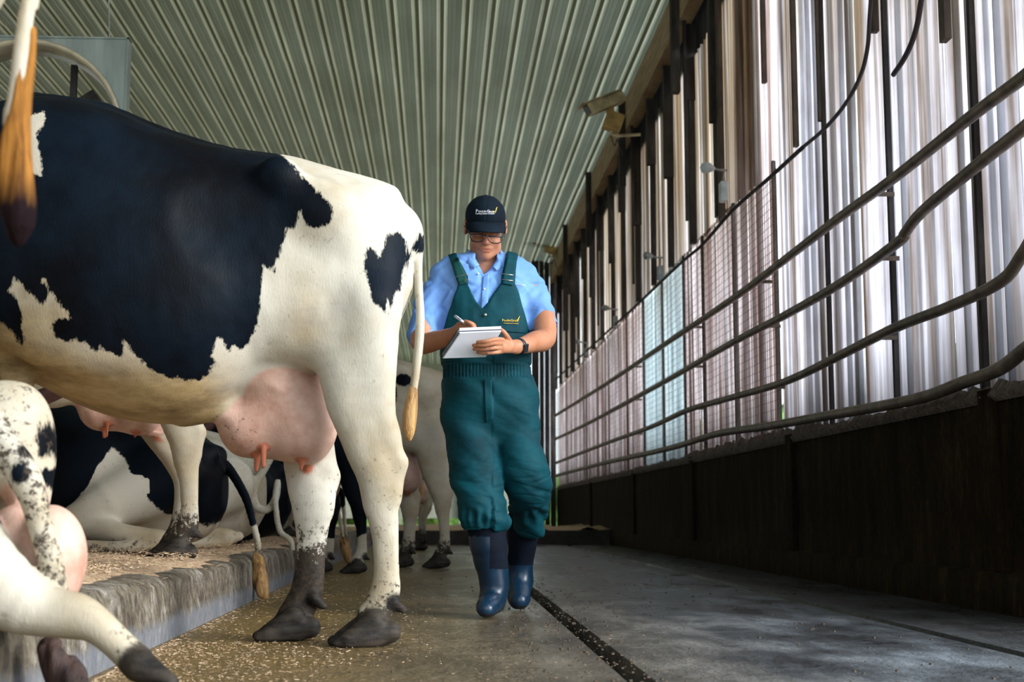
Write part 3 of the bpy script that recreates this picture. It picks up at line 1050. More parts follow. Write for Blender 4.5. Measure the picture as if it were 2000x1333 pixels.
def hoof_ops(c, heading, s=1.0, zf=0.0):
    """two claws; c = centre under the fetlock on the ground; heading = unit xy toward the toe"""
    c = np.array([c[0], c[1], zf]); hx = np.array([heading[0], heading[1], 0.0]); hy = np.array([-hx[1], hx[0], 0])
    out = []; shp = []
    for sgn in (-1, 1):
        o = hy * 0.029 * s * sgn
        for (a, b, ra, rb) in (((0.005, 0.070), (0.085, 0.030), 0.034, 0.017), ((-0.045, 0.040), (0.030, 0.028), 0.033, 0.028), ((0.03, 0.03), (0.115, 0.014), 0.030, 0.014), ((0.0, 0.02), (0.085, 0.012), 0.03, 0.022)):
            pa = c + o + hx * a[0] * s + np.array([0, 0, a[1] * s]); pb = c + o * 1.15 + hx * b[0] * s + np.array([0, 0, b[1] * s])
            sh = cone(pa, pb, ra * s, rb * s)
            out.append(('u', sh, 0.010)); shp.append(sh)
    # dewclaws behind
    dc = []
    for sgn in (-1, 1):
        pa = c + hy * 0.026 * s * sgn - hx * 0.055 * s + np.array([0, 0, 0.125 * s]); pb = pa - hx * 0.030 * s + np.array([0, 0, -0.022 * s])
        sh = cone(pa, pb, 0.019 * s, 0.013 * s); out.append(('u', sh, 0.008)); dc.append(sh)
    return out, shp + dc


def floor_cut(x0, y0, x1, y1, z):
    def fn(x, y, zz):
        return zz - z + 0 * x + 0 * y
    return ('s', (fn, np.array([x0, y0, z - 0.2]), np.array([x1, y1, z])), 0)


ops = []
st = []
for (px, top, bot, hw) in ((-150, 235, 640, .22), (-80, 225, 690, .29), (0, 212, 718, .345), (80, 200, 742, .385), (160, 206, 782, .41), (240, 228, 812, .42), (320, 262, 826, .41),
                           (400, 288, 822, .385), (460, 300, 796, .35), (520, 308, 752, .32), (580, 318, 730, .30), (640, 338, 725, .285), (700, 356, 710, .26), (750, 374, 680, .22), (785, 402, 620, .17), (805, 440, 570, .11)):
    a = at(px, top, YC); b = at(px, bot, YC - 0.05)
    st.append((a[0], YC, (a[2] + b[2]) / 2, hw, (a[2] - b[2]) / 2))
ops.append(('u', loft(0, st, 2.3), 0.0))
# spine ridge, hook and pin bones, ribs
ops += chain([A(60, 214, YC, 30), A(200, 230, YC, 25), A(330, 280, YC, 20), A(450, 316, YC, 18), A(560, 330, YC, 16), A(690, 364, YC, 20), A(760, 385, YC, 20)], k=0.06)
for s in (-1, 1):
    ops.append(('u', ell(A(543, 346, YC + s * 0.255), (0.075, 0.06, 0.07), rotm('y', -20)), 0.05))
    ops.append(('u', ell(A(640, 420, YC + s * 0.24), (0.14, 0.07, 0.09), rotm('y', 35)), 0.09))
    ops.append(('u', ell(A(786, 462, YC + s * 0.10), (0.065, 0.05, 0.06)), 0.06))
    ops.append(('u', ell(A(190, 560, YC + s * 0.30), (0.40, 0.12, 0.28)), 0.08))
# hollow of the flank
ops.append(('s', ell(A(455, 420, YC - 0.40), (0.13, 0.05, 0.11)), 0.10))
# thighs and hind legs, near (left) and far (right)
YN, YF = 4.66, 4.90
thN = [A(690, 470, 4.70, 95), A(688, 560, 4.68, 100), A(683, 650, 4.66, 82), A(686, 720, 4.65, 66), A(691, 780, 4.65, 55), A(705, 830, 4.65, 49), A(720, 880, 4.65, 45), A(737, 927, 4.65, 41), A(743, 981, YN, 35.5), A(751, 1030, YN, 28), A(754, 1075, YN, 25.5), A(755, 1120, YN, 26), A(753, 1152, YN, 30), A(742, 1182, YN, 31), A(727, 1203, YN, 30)]
legN = chain(thN, flat=(1, 0.62, 1), k=0.03, n=3)
thF = [A(640, 470, 5.04, 95), A(620, 600, 5.06, 95), A(604, 700, 5.05, 75), A(598, 800, 5.0, 58), A(600, 860, 4.97, 51), A(606, 930, 4.95, 47), A(609, 985, YF, 40), A(609, 1040, YF, 31), A(607, 1085, YF, 28), A(604, 1125, YF, 30), A(598, 1158, YF, 31), A(586, 1185, YF, 32), A(573, 1203, YF, 31)]
legF = chain(thF, flat=(1, 0.65, 1), k=0.03, n=3)
ops += legN
ops += legF
# hock points, tendon grooves
ops.append(('u', cone(A(765, 845, 4.65), A(779, 903, 4.66), 0.018, 0.027), 0.035))
ops.append(('u', cone(A(779, 903, 4.66), A(771, 975, YN), 0.026, 0.018), 0.03))
ops.append(('u', cone(A(636, 880, 4.95), A(646, 930, 4.94), 0.018, 0.027), 0.035))
ops.append(('u', cone(A(646, 930, 4.94), A(636, 1000, YF), 0.026, 0.016), 0.03))
ops.append(('s', cone(A(741, 830, 4.565), A(758, 893, 4.575), 0.016, 0.012), 0.035))
ops.append(('s', cone(A(612, 900, 4.86), A(628, 935, 4.86), 0.014, 0.010), 0.03))
ops.append(('s', cone(A(757, 985, 4.585), A(765, 1100, 4.60), 0.004, 0.004), 0.014))
ops.append(('u', cone(A(722, 600, 4.62), A(755, 850, 4.64), 0.085, 0.024, (1, 0.8, 1)), 0.06))
# fold of skin from the flank to the stifle
ops.append(('u', ell(A(590, 640, 4.72), (0.17, 0.13, 0.13)), 0.08))
ops.append(('u', cone(A(360, 812, 4.78), A(440, 806, 4.74), 0.03, 0.022), 0.05))
# hooves
hN, hNs = hoof_ops(A(728, 1262, 4.66), (-0.96, -0.28), 1.12)
hF, hFs = hoof_ops(A(575, 1244, 4.88), (-0.97, -0.22), 1.12)
ops += hN + hF
# front legs, on the platform
for (s, dx) in ((-1, 0), (1, -26)):
    yy_ = YC + s * 0.20
    fl_ = [A(-30 + dx, 430, yy_, 95), A(-8 + dx, 540, yy_, 75), A(26 + dx, 640, yy_, 52), A(29 + dx, 700, yy_, 38), A(31 + dx, 770, yy_, 32), A(30 + dx, 860, yy_, 29), A(30 + dx, 895, yy_, 30)]
    low_ = [(x, y, max(z, 0.30), r) for (x, y, z, r) in [A(31 + dx, 960, yy_, 21), A(31 + dx, 1030, yy_, 22), A(27 + dx, 1070, yy_, 26)]]
    ops += chain(fl_ + low_, flat=(1, 0.75, 1), k=0.03, n=2)
    ho, hs_ = hoof_ops((low_[-1][0] - 0.03, yy_, 0), (-1, 0), 1.05, PZ)
    ops += ho
    hNs += hs_
# neck and head (beyond the frame)
nk = [A(-90, 400, YC, 125), A(-190, 420, YC, 95), A(-290, 400, YC, 78), A(-350, 390, YC, 70)]
ops += chain(nk, flat=(1, 0.7, 1), k=0.08)
ops += chain([A(-350, 390, YC, 64), A(-420, 450, YC, 50), A(-480, 520, YC, 42)], flat=(1, 0.75, 1), k=0.03)
for s in (-1, 1):
    ops.append(('u', ell(A(-350, 395, YC + s * 0.16), (0.045, 0.09, 0.03)), 0.02))
    ops.append(('u', ell(A(-405, 420, YC + s * 0.075), (0.025, 0.015, 0.018)), 0.01))
# tail
TY = 4.80
tail = [A(770, 400, YC, 16), A(805, 432, YC, 14), A(818, 470, TY, 11), A(816, 510, TY, 9.5), A(818, 560, TY, 9), A(821, 615, TY, 9.2), A(818, 670, TY, 9.5), A(812, 730, TY, 9.5), A(806, 775, TY, 9)]
ops += chain(tail, k=0.015, n=4)
# udder
UY = 4.86
# only small blends so that a crease runs between udder and thigh
udd = [ell(A(556, 795, UY), (0.182, 0.15, 0.185)), ell(A(598, 838, UY - 0.03), (0.105, 0.125, 0.125)), ell(A(502, 812, UY), (0.125, 0.13, 0.13)), ell(A(538, 745, 4.80), (0.12, 0.12, 0.085)), ell(A(480, 838, UY - .02), (0.085, 0.12, 0.095))]
u_ops = [('u', udd[0], 0.010)] + [('u', u, 0.05) for u in udd[1:]]
teats = [cone(A(503, 880, 4.80), A(501, 917, 4.80), 0.015, 0.012), cone(A(515, 878, 4.76), A(515, 912, 4.76), 0.013, 0.011), cone(A(590, 900, 4.78), A(588, 917, 4.78), 0.012, 0.010), cone(A(602, 898, 4.90), A(601, 917, 4.90), 0.012, 0.010)]
ops += u_ops + [('u', t, 0.012) for t in teats]
# veins
ops.append(('u', cone(A(520, 742, 4.70), A(545, 758, 4.70), 0.008, 0.012), 0.02))
ops.append(('s', cone(A(565, 905, 4.72), A(572, 860, 4.70), 0.006, 0.003), 0.03))
ops.append(floor_cut(-1.0, 3.5, 1.0, 6.0, 0.0))

BLACK_A = [(-150, 150), (60, 150), (250, 190), (430, 262), (520, 285), (545, 295), (569, 321), (587, 344), (616, 370), (636, 389), (649, 404), (654, 415), (649, 430), (636, 439), (619, 445), (604, 439), (593, 428), (586, 411),
           (582, 434), (572, 452), (563, 443), (557, 467), (548, 482), (544, 505), (535, 531), (514, 517), (509, 546), (509, 569), (509, 606), (499, 647), (488, 659), (475, 681), (456, 677), (443, 685), (435, 666), (426, 662),
           (415, 696), (422, 709), (407, 734), (391, 740), (360, 743), (333, 740), (288, 717), (252, 677), (241, 663), (238, 699), (211, 688), (198, 674), (187, 688), (157, 668), (146, 658), (130, 670), (108, 658), (101, 636),
           (112, 620), (135, 620), (103, 577), (85, 546), (94, 573), (83, 595), (67, 582), (27, 541), (18, 568), (36, 591), (45, 622), (42, 640), (47, 658), (43, 672), (13, 640), (-40, 600), (-150, 590)]
HEART = [(775, 454), (762, 458), (753, 466), (749, 490), (739, 507), (734, 490), (722, 482), (713, 494), (710, 520), (719, 550), (730, 587), (745, 602), (754, 612), (756, 584), (760, 619), (775, 569), (797, 512), (807, 482), (799, 496), (794, 475), (786, 456)]
SHOULDER_W = [(40, 240), (65, 222), (85, 218), (88, 235), (78, 250), (72, 262), (75, 290), (82, 310), (82, 330), (80, 345), (60, 338), (45, 330)]
TAIL_B = [(806, 482), (812, 470), (818, 455), (832, 455), (832, 489), (806, 491)]

_cache = {}


def side_poly(poly, bvh, Yd):
    """pixel outline -> (X,Z) outline on the flank by looking up where each sight line meets the hide"""
    out = []
    for (px, py) in poly:
        d = Vector(ray(px, py)).normalized()
        hit = bvh.ray_cast(Vector((0, 0, CAMH)), d)
        p = hit[0] if hit[0] is not None else at(px, py, Yd)
        out.append((p[0], p[2]))
    return out


V, Q = surf(ops, 0.0085, smooth=1)
N = normals(V, Q)
V = V + N * (0.0025 * vnoise(V[:, 0] * 9, V[:, 1] * 9, V[:, 2] * 5) + 0.0012 * vnoise(V[:, 0] * 30, V[:, 1] * 30, V[:, 2] * 22))[:, None]
bvh = BVHTree.FromPolygons(V.tolist(), Q.tolist())
pB, pH, pS = (side_poly(p, bvh, YC) for p in (BLACK_A, HEART, SHOULDER_W))
pT = side_poly(TAIL_B, bvh, TY)


def coatA(V):
    x, z = V[:, 0], V[:, 2]
    d = poly2(x, z, pB)
    d = np.where(V[:, 1] > YC + 0.12, d + 0.02, d)
    d = np.maximum(d, -poly2(x, z, pS))
    d = np.minimum(d, np.where(V[:, 1] < YC, poly2(x, z, pH), 1))
    d = np.minimum(d, poly2(x, z, pT))
    # sliver of white over the far side of the spine
    d = np.where((V[:, 1] > YC + 0.0) & (x > -0.86) & (x < -0.66), 0.05, d)
    return -d


def mudA(V):
    x, y, z = V[:, 0], V[:, 1], V[:, 2]
    far = (y > 4.79) & (x < -0.36)
    m = np.where(far, 0.34 * (1 - sstep(0.30, 0.62, z)) + 0.14 * (1 - sstep(0.25, 0.40, z)) + 0.5 * (1 - sstep(0.12, 0.33, z)), 0.36 * (1 - sstep(0.10, 0.42, z)) + 0.45 * (1 - sstep(0.06, 0.13, z)))
    m = np.where(z < 0.62, np.maximum(m, 0.21), 0.0)
    uy = at(470, 850, 4.8)
    m = np.maximum(m, 0.30 * np.exp(-(((x - uy[0]) / 0.10) ** 2 + ((z - uy[2]) / 0.10) ** 2)) * (z > 0.5))
    return np.clip(m, 0, 1)


def tanA(V):
    x, y, z = V[:, 0], V[:, 1], V[:, 2]
    b = at(260, 815, YC - 0.2)
    zb = np.interp(x, [at(60, 700, YC)[0], at(150, 770, YC)[0], at(260, 815, YC)[0], at(440, 810, YC)[0], at(560, 690, YC)[0]],
                   [at(60, 700, YC)[2], at(150, 770, YC)[2], at(260, 815, YC)[2], at(440, 810, YC)[2], at(560, 690, YC)[2]])
    xf = 1 - sstep(at(400, 700, YC)[0], at(520, 700, YC)[0], x)
    t = (1 - sstep(0.02, 0.22, z - zb)) * xf
    t = np.clip(t * 0.9 + 0.28 * xf, 0, 1)
    f = at(598, 640, 4.6)
    t = np.maximum(t, 0.55 * np.exp(-(((x - f[0]) / 0.07) ** 2 + ((z - f[2]) / 0.12) ** 2)))
    f = at(690, 860, 4.6)
    t = np.maximum(t, 0.35 * np.exp(-(((x - f[0]) / 0.05) ** 2 + ((z - f[2]) / 0.15) ** 2)))
    return t


tagsA = {'udder': udd + teats, 'not_udder': [legN[0][1], legF[0][1]] + [ops[0][1]], 'teat': teats, 'hoof': hNs + hFs}
# the udder mask only needs the shapes that border it
meA = np_mesh('body', V, Q)
fields(meA, V, tagsA, coatA, mudA, tanA)
VA = V
origin = Vector((float(A(650, 700, YC)[0]), YC, 0))
cowA = empty('dairy_cow', origin, 'large black and white cow in front with heart shaped black patch on its rump', 'cow')
link('body', meA, cowA, MAT_HIDE)


def switch(pts, mat, parent, seed=0, h=0.006):
    """tuft of tail hair"""
    V, Q = surf(chain(pts, k=0.012, n=3), h)
    N = normals(V, Q)
    V = V + N * (0.35 * np.mean([p[3] for p in pts]) * vnoise(V[:, 0] * 55 + seed, V[:, 1] * 55, V[:, 2] * 6))[:, None]
    return link('tail_switch', np_mesh('tail_switch', V, Q), parent, mat)


switch([A(806, 762, TY, 10), A(803, 785, TY, 13), A(800, 812, TY, 14.5), A(798, 835, TY, 13), A(799, 858, TY, 4)], MAT_SWITCH, cowA)

# ---------------------------------------------------------------- other standing cows: same build, own coats
def standing(name_loc, rotz, scale, coatfn, mudfn, label, far_dx=0.0, tuft=True, step=False):
    me = COARSE.copy()
    Vl = VC
    if step:                                   # fore feet up on the platform
        Vl = Vc - np.array(origin)
        me.vertices.foreach_set('co', Vl.astype(np.float32).ravel()); me.update()
    if far_dx:
        Vl = VC.copy()
        Vl[:, 0] += far_dx * (1 - sstep(0.35, 0.75, Vl[:, 2])) * sstep(-0.08, -0.05, Vl[:, 1]) * (Vl[:, 0] > -0.5) * (tags_leg > 0)
        me.vertices.foreach_set('co', Vl.astype(np.float32).ravel()); me.update()
    me.name = 'body'
    for nme, fn in (('coat', coatfn), ('mud', mudfn), ('tan', lambda v: 0.25 * np.ones(len(v)))):
        a = me.attributes.get(nme)
        a.data.foreach_set('value', np.asarray(fn(Vl), np.float32))
    rt = empty('dairy_cow', name_loc, label, 'cow')
    rt.rotation_euler = (0, 0, rotz); rt.scale = (scale, scale, scale)
    b = bpy.data.objects.new('body', me); COL.objects.link(b); b.parent = rt
    me.materials.clear(); me.materials.append(MAT_HIDE)
    if not tuft: return rt
    sw = bpy.data.objects.new('tail_switch', SWITCH_ME); COL.objects.link(sw); sw.parent = rt
    return rt


V, Q = surf(chain([A(806, 762, TY, 10), A(803, 785, TY, 13), A(800, 812, TY, 14.5), A(798, 835, TY, 13), A(799, 858, TY, 4)], k=.012, n=3), .010)
N = normals(V, Q)
V = V + N * (0.008 * vnoise(V[:, 0] * 55, V[:, 1] * 55, V[:, 2] * 6))[:, None] - np.array(origin)
SWITCH_ME = np_mesh('tail_switch', V, Q)
SWITCH_ME.materials.append(MAT_SWITCH)
# coarser copy of the same shape, feet level
Vc, Qc = surf(ops, 0.016, smooth=1)
VC = Vc - np.array(origin)
# lower the fore quarter so that all four feet stand on one level
w = sstep(-0.75, -1.25, VC[:, 0]) if False else (1 - sstep(-1.15, -0.55, VC[:, 0]))
VC[:, 2] -= w * PZ * 0.98
COARSE = np_mesh('body', VC, Qc)
tags_leg = (dist_to(Vc, [legF[0][1]] + hFs) < 0.03).astype(float)
fields(COARSE, Vc, {'udder': udd + teats, 'not_udder': tagsA['not_udder'], 'teat': teats, 'hoof': hNs + hFs}, coatA, mudA, None)


def legmud(V): return np.clip(0.55 * (1 - sstep(0.10, 0.42, V[:, 2])), 0, 1)
def heavy(V): return np.clip(0.75 * (1 - sstep(0.05, 0.5, V[:, 2])), 0, 1)


def blobs(lst, noise=0.05, seed=0.0):
    def fn(V):
        d = np.full(len(V), 1.0)
        for (x, z, rx, rz) in lst:
            d = np.minimum(d, (np.sqrt(((V[:, 0] - x) / rx) ** 2 + ((V[:, 2] - z) / rz) ** 2) - 1) * min(rx, rz))
        return -(d + noise * vnoise(V[:, 0] * 6 + seed, V[:, 1] * 6, V[:, 2] * 6))
    return fn


# white cow beyond, beside the person's left
SC = 1.0
xJ = at(893, 720, 11.0)[0] - (A(822, 480, YC)[0] - origin[0]) * SC
J = standing(Vector((xJ, 11.4, 0)), math.radians(4), SC, blobs([(-0.15, 1.50, .06, .05), (-0.22, 1.37, .032, .075), (-1.5, 1.25, .3, .3)], 0.01), legmud,
             'whitish cow with two small black spots standing in the alley beyond the person', step=True)
# small cow far down the alley, seen between legs
xK = at(838, 900, 16.4)[0]
K = standing(Vector((xK - 0.1, 16.6, 0)), math.radians(-80), 0.92, blobs([(-0.7, 1.2, .5, .35), (0.3, 1.3, .2, .2)]), heavy,
             'distant cow with thin muddy legs seen beneath the belly of the whitish cow')
# black legged cow between the hind legs of the big cow
xI = at(690, 900, 10.6)[0]
I_ = standing(Vector((xI - 0.1, 10.42, 0)), math.radians(5), 0.88, blobs([(-0.5, 1.05, 1.2, 0.62), (0.0, 0.7, 0.5, 0.42)], 0.04, 3.0), lambda V: 0.3 * (1 - sstep(0.02, 0.1, V[:, 2])),
              'black cow with white feet standing behind the hind legs of the big cow', step=True)
# cow on the platform whose hind leg shows under the belly of the big cow
xD = at(408, 900, 6.4)[0] - (A(790, 905, YC)[0] - origin[0]) * 0.95
D = standing(Vector((xD, 6.45, PZ)), math.radians(-3), 0.95, blobs([(-0.9, 1.2, .5, .4), (-1.05, 1.10, .20, .25)], 0.05, 5.0), legmud,
             'cow with white speckled hind legs and pink udder standing on the bedding platform', 0.19)
# nearest cow: only its tail and the edge of its hind quarter reach the picture
C_ = standing(Vector((-0.974, 2.25, PZ)), math.radians(0), 1.0, blobs([(-0.7, 1.3, .9, .35)], 0.05, 8.0), legmud,
              'nearest cow at the left edge, only its hanging tail with gold and black tuft showing', 0, False)

# nearest cow: long tail tuft, gold above and nearly black at the tip
M = Mat('tail_hair_gold_to_dark', rough=0.8, spec=0.05)
hn = M.noise(10, 5, M.coord((6, 6, 0.5)), 0.7)
gold = M.ramp(hn, [(0.35, (0.09, 0.035, 0.01)), (0.6, (0.32, 0.14, 0.03))])
tipf = M.ramp(M.math('ADD', M.axis(2), M.math('MULTIPLY', hn, 0.05)), [(0.97, 1.0), (1.0, 0.0)])
tz = at(30, 372, 2.2)[2]
tipf = M.ramp(M.math('MULTIPLY_ADD', M.math('ADD', M.axis(2), M.math('MULTIPLY', hn, 0.06)), 8.0), [(0.3, 1.0), (0.8, 0.0)])
tipf.node.inputs[0].links[0].from_node.inputs[2].default_value = 0.5 - 8.0 * (tz + 0.03)
M.color(M.mix(tipf, gold, (0.010, 0.005, 0.006))); M.bump(hn, 0.8, 0.012)
tc = np.array([at(30, 200, 2.2), at(24, 245, 2.2)])
root_x = float(C_.location[0]) + (float(A(812, 730, TY)[0]) - float(origin[0]))
ty_ = 2.25 + TY - YC
V, Q = surf(chain([(root_x + .012, ty_, at(0, 60, ty_)[2], .013), (root_x + .006, ty_, at(0, 200, ty_)[2], .015), (root_x + .002, ty_, at(0, 270, ty_)[2], .021), (root_x + .004, ty_, at(0, 350, ty_)[2], .027), (root_x + .008, ty_, at(0, 420, ty_)[2], .027), (root_x + .012, ty_, at(0, 470, ty_)[2], .010)], k=.01, n=4), .005)
N = normals(V, Q)
V = V + N * (.006 * vnoise(V[:, 0] * 60, V[:, 1] * 60, V[:, 2] * 6))[:, None]
link('tail_switch', np_mesh('tail_switch', V, Q), C_, M.m)

# ---------------------------------------------------------------- lying cows
def lying_ops():
    """local frame: rump at x=0, head toward -x, viewer side -y, resting on z=0"""
    o = []
    st = [(-1.62, 0, .52, .20, .26), (-1.45, 0, .48, .28, .36), (-1.2, 0, .44, .36, .40), (-0.9, 0, .42, .43, .40), (-0.6, 0, .40, .44, .37), (-0.35, 0, .38, .38, .34), (-0.15, 0, .36, .30, .30), (-0.04, 0, .34, .20, .22), (0.02, 0, .34, .10, .12)]
    o.append(('u', loft(0, st, 2.2), 0))
    o += chain([(-1.5, 0, .80, .06), (-1.0, 0, .80, .05), (-0.5, 0, .74, .045), (-0.2, 0, .66, .05)], k=0.07)
    for s in (-1, 1):
        o.append(('u', ell((-0.38, s * .27, .60), (.10, .07, .08)), .07))
        o.append(('u', ell((-0.05, s * .10, .52), (.06, .05, .06)), .05))
    # near hind leg, folded: thigh, stifle forward, hock, cannon lying forward
    th = [(-0.22, -.30, .40, .19), (-0.45, -.42, .26, .13), (-0.60, -.50, .18, .085)]
    o += chain(th, k=.07)
    o += chain([(-0.60, -.50, .17, .07), (-0.36, -.56, .11, .055), (-0.18, -.58, .085, .05)], k=.03)
    sh = cone((-0.18, -.58, .085), (-0.10, -.56, .09), .045, .03); o.append(('u', sh, .03))
    o += chain([(-0.18, -.60, .06, .038), (-0.38, -.66, .05, .032), (-0.52, -.68, .055, .036)], k=.02)
    hs = []
    for q in (-.025, .025):
        sh = cone((-0.55, -.68 + q, .05), (-0.66, -.70 + q, .035), .033, .022); hs.append(sh); o.append(('u', sh, .012))
    # fore leg folded
    o += chain([(-1.30, -.30, .30, .12), (-1.42, -.42, .17, .075), (-1.62, -.44, .09, .05), (-1.40, -.50, .055, .038), (-1.22, -.50, .05, .034)], k=.03)
    for q in (-.025, .025):
        sh = cone((-1.20, -.50 + q, .045), (-1.08, -.50 + q, .035), .032, .022); hs.append(sh); o.append(('u', sh, .012))
    # neck and head, turned a little
    o += chain([(-1.55, 0, .60, .20), (-1.85, -.02, .78, .14), (-2.02, -.03, .92, .11)], flat=(1, .75, 1), k=.08)
    o += chain([(-2.02, -.03, .95, .105), (-2.18, -.05, .86, .085), (-2.38, -.06, .74, .07)], flat=(1, .8, 1), k=.03)
    for s in (-1, 1): o.append(('u', ell((-1.98, s * .17 - .03, .98), (.04, .09, .03)), .02))
    ud = [ell((-0.16, -.34, .14), (.17, .14, .13)), ell((-0.02, -.20, .15), (.12, .14, .13))]
    return o, ud, hs


def lying_tail(pts):
    return chain(pts, k=.012, n=4)


def lying(loc, rotz, sc, coatfn, label, tailpts=None, sw=None, swmat=None, h=0.014, mud=None, extra=None, pink=False):
    o, ud, hs = lying_ops()
    o = list(o)
    if not pink: ud = []
    if ud: o += [('u', u, .015) for u in ud]
    if tailpts: o += lying_tail(tailpts)
    V, Q = surf(o, h)
    V[:, 2] = np.maximum(V[:, 2], 0.002)
    me = np_mesh('body', V, Q)
    fields(me, V, {'udder': ud, 'hoof': hs}, coatfn, mud or (lambda v: 0.35 * (1 - sstep(0, .2, v[:, 2]))), lambda v: 0.3 * (1 - sstep(0.05, 0.4, v[:, 2])))
    rt = empty('dairy_cow', loc, label, 'cow')
    rt.rotation_euler = (0, 0, rotz); rt.scale = (sc, sc, sc)
    b = bpy.data.objects.new('body', me); COL.objects.link(b); b.parent = rt; me.materials.append(MAT_HIDE)
    if sw:
        V, Q = surf(chain(sw, k=.012, n=3), .008)
        N = normals(V, Q)
        V = V + N * (0.012 * vnoise(V[:, 0] * 50, V[:, 1] * 50, V[:, 2] * 6))[:, None]
        s = bpy.data.objects.new('tail_switch', np_mesh('tail_switch', V, Q)); COL.objects.link(s); s.parent = rt
        s.data.materials.append(swmat or MAT_SWITCH)
    return rt


def side(lst, noise=.03, seed=0.):
    return blobs(lst, noise, seed)


# E: black flank, white belly, lying on the platform behind the standing leg
def tailset(xe):
    """tail from the rump over the curb (xe ahead of the rump) and down its face"""
    a = [(-0.02, 0, .50, .030), (0.05, -.02, .44, .027), (xe * .6, -.10, .30, .024), (xe * .85, -.2, .16, .020), (xe, -.26, .06, .019), (xe + .01, -.30, -.03, .017)]
    b = [(xe, -.29, .0, .018), (xe + .015, -.31, -.05, .030), (xe + .03, -.34, -.12, .036), (xe + .05, -.36, -.18, .030), (xe + .06, -.37, -.21, .008)]
    return a, b


def coatE(V):
    # black above a slanting line, white underneath, a white blaze up the flank
    x, z = V[:, 0], V[:, 2]
    line = np.interp(x, [-1.7, -.79, -.69, -.58, -.50, -.47, -.41, -.30, -.22, -.15, .1], [0., .05, .197, .327, .50, .54, .49, .33, .22, .17, .15])
    d = (z - line) * 0.7 + 0.016 * vnoise(x * 9, V[:, 1] * 9, z * 9)
    return np.where(V[:, 1] < -.50, -.1, d)


t, s_ = tailset(.25)
E_ = lying(Vector((-1.15, 7.45, PZ)), math.radians(-3), 1.0, coatE, 'black cow with white belly lying on straw, tan tail tuft hanging down the curb', t, s_, mud=lambda v: .42 * (1 - sstep(.0, .2, v[:, 2])))
def fewspots(V): return -(0.10 + .12 * vnoise(V[:, 0] * 3 + 4, V[:, 1] * 3, V[:, 2] * 3))
lying(Vector((-1.07, 8.55, PZ)), math.radians(4), .95, fewspots, 'dirty white cow rump with looped grey tail under the udder of the big cow',
      [(-0.04, -.1, .54, .034), (0.0, -.16, .62, .032), (0.06, -.2, .60, .028), (0.02, -.24, .50, .028), (-.04, -.26, .38, .028), (-.02, -.28, .27, .028), (0.05, -.29, .25, .026), (0.10, -.3, .32, .024), (0.11, -.31, .42, .022), (0.10, -.33, .30, .020), (0.13, -.34, .12, .020), (0.20, -.36, .06, .019), (0.215, -.37, -.06, .018), (0.24, -.38, -.17, .020), (0.28, -.39, -.205, .018)], None, mud=lambda v: .22 + 0 * v[:, 0])
lying(Vector((-1.02, 9.48, PZ)), math.radians(-5), .95, side([(-0.4, .5, .75, .6)], .03, 2.), 'glossy black lying cow rump with orange tail tuft resting against the curb', *tailset(.17))
lying(Vector((-0.98, 12.45, PZ)), math.radians(4), .95, side([(-0.6, .7, .4, .35), (.0, .5, .12, .2)], .04, 6.), 'mostly white lying cow beside the glossy black rump', *tailset(.14))
lying(Vector((-0.98, 13.7, PZ)), math.radians(-6), .95, side([(-0.15, .45, .35, .22)], .03, 9.), 'black and white lying cow farthest along the curb', *tailset(.13))

# B: foreground cow lying at the curb, hind leg stretched out over the alley
def Bp(px, py, Y, r): 
    p = at(px, py, Y); return (p[0], p[1], p[2], r * Y / F)


YB = 3.15
ob = []
st = []
for (px, top, bot, hw) in ((-1300, 560, 1130, .22), (-1050, 545, 1150, .34), (-700, 560, 1160, .40), (-350, 620, 1140, .36), (-150, 680, 1110, .28), (-40, 740, 1060, .20), (40, 800, 990, .10)):
    a = at(px, top, YB + .25); b = at(px, bot, YB + .25)
    st.append((a[0], YB + .25, (a[2] + b[2]) / 2, hw, (a[2] - b[2]) / 2))
ob.append(('u', loft(0, st, 2.2), 0))
ob.append(('u', ell(at(-5, 850, YB + .1), (.115, .10, .125)), .05))
ob.append(('u', ell(at(40, 850, YB + .12), (.065, .09, .11)), .04))
ob.append(('u', ell(at(55, 950, YB + .12), (.05, .08, .12)), .05))
# stretched hind leg
lg = [Bp(-160, 1000, YB - .02, 120), Bp(-80, 1090, YB - .08, 95), Bp(20, 1165, YB - .12, 66), Bp(90, 1195, YB - .13, 50), Bp(150, 1205, YB - .14, 41), Bp(190, 1222, YB - .15, 33), Bp(235, 1262, YB - .15, 30), Bp(265, 1290, YB - .15, 33)]
legB = chain(lg, k=.04, n=3)
ob += legB
hB = []
for q in (-.022, .022):
    sh = cone(at(275, 1302, YB - .15 + q), at(330, 1334, YB - .17 + q), .036, .022); hB.append(sh); ob.append(('u', sh, .012))
udB = [ell(at(98, 1092, YB + .02), (.078, .09, .122)), ell(at(40, 1080, YB + .05), (.09, .09, .11))]
ob += [('u', udB[0], .008), ('u', udB[1], .008)]
tlB = [Bp(-40, 830, YB - .02, 36), Bp(0, 870, YB - .05, 36), Bp(38, 915, YB - .08, 34), Bp(66, 970, YB - .09, 28), Bp(80, 1030, YB - .09, 24), Bp(97, 1090, YB - .09, 22), Bp(112, 1140, YB - .09, 19), Bp(122, 1180, YB - .09, 13)]
tlBc = chain(tlB, k=.01, n=4)
ob += tlBc
ob += chain([(-2.3, YB + .25, .75, .2), (-2.7, YB + .25, 1.0, .13), (-2.95, YB + .25, .95, .1), (-3.2, YB + .25, .8, .075)], k=.06)
V, Q = surf(ob, 0.008)
V[:, 2] = np.maximum(V[:, 2], np.where(V[:, 0] < CX, PZ + .003, .003))
N = normals(V, Q)
V = V + N * (0.004 * vnoise(V[:, 0] * 12, V[:, 1] * 12, V[:, 2] * 9))[:, None]
me = np_mesh('body', V, Q)
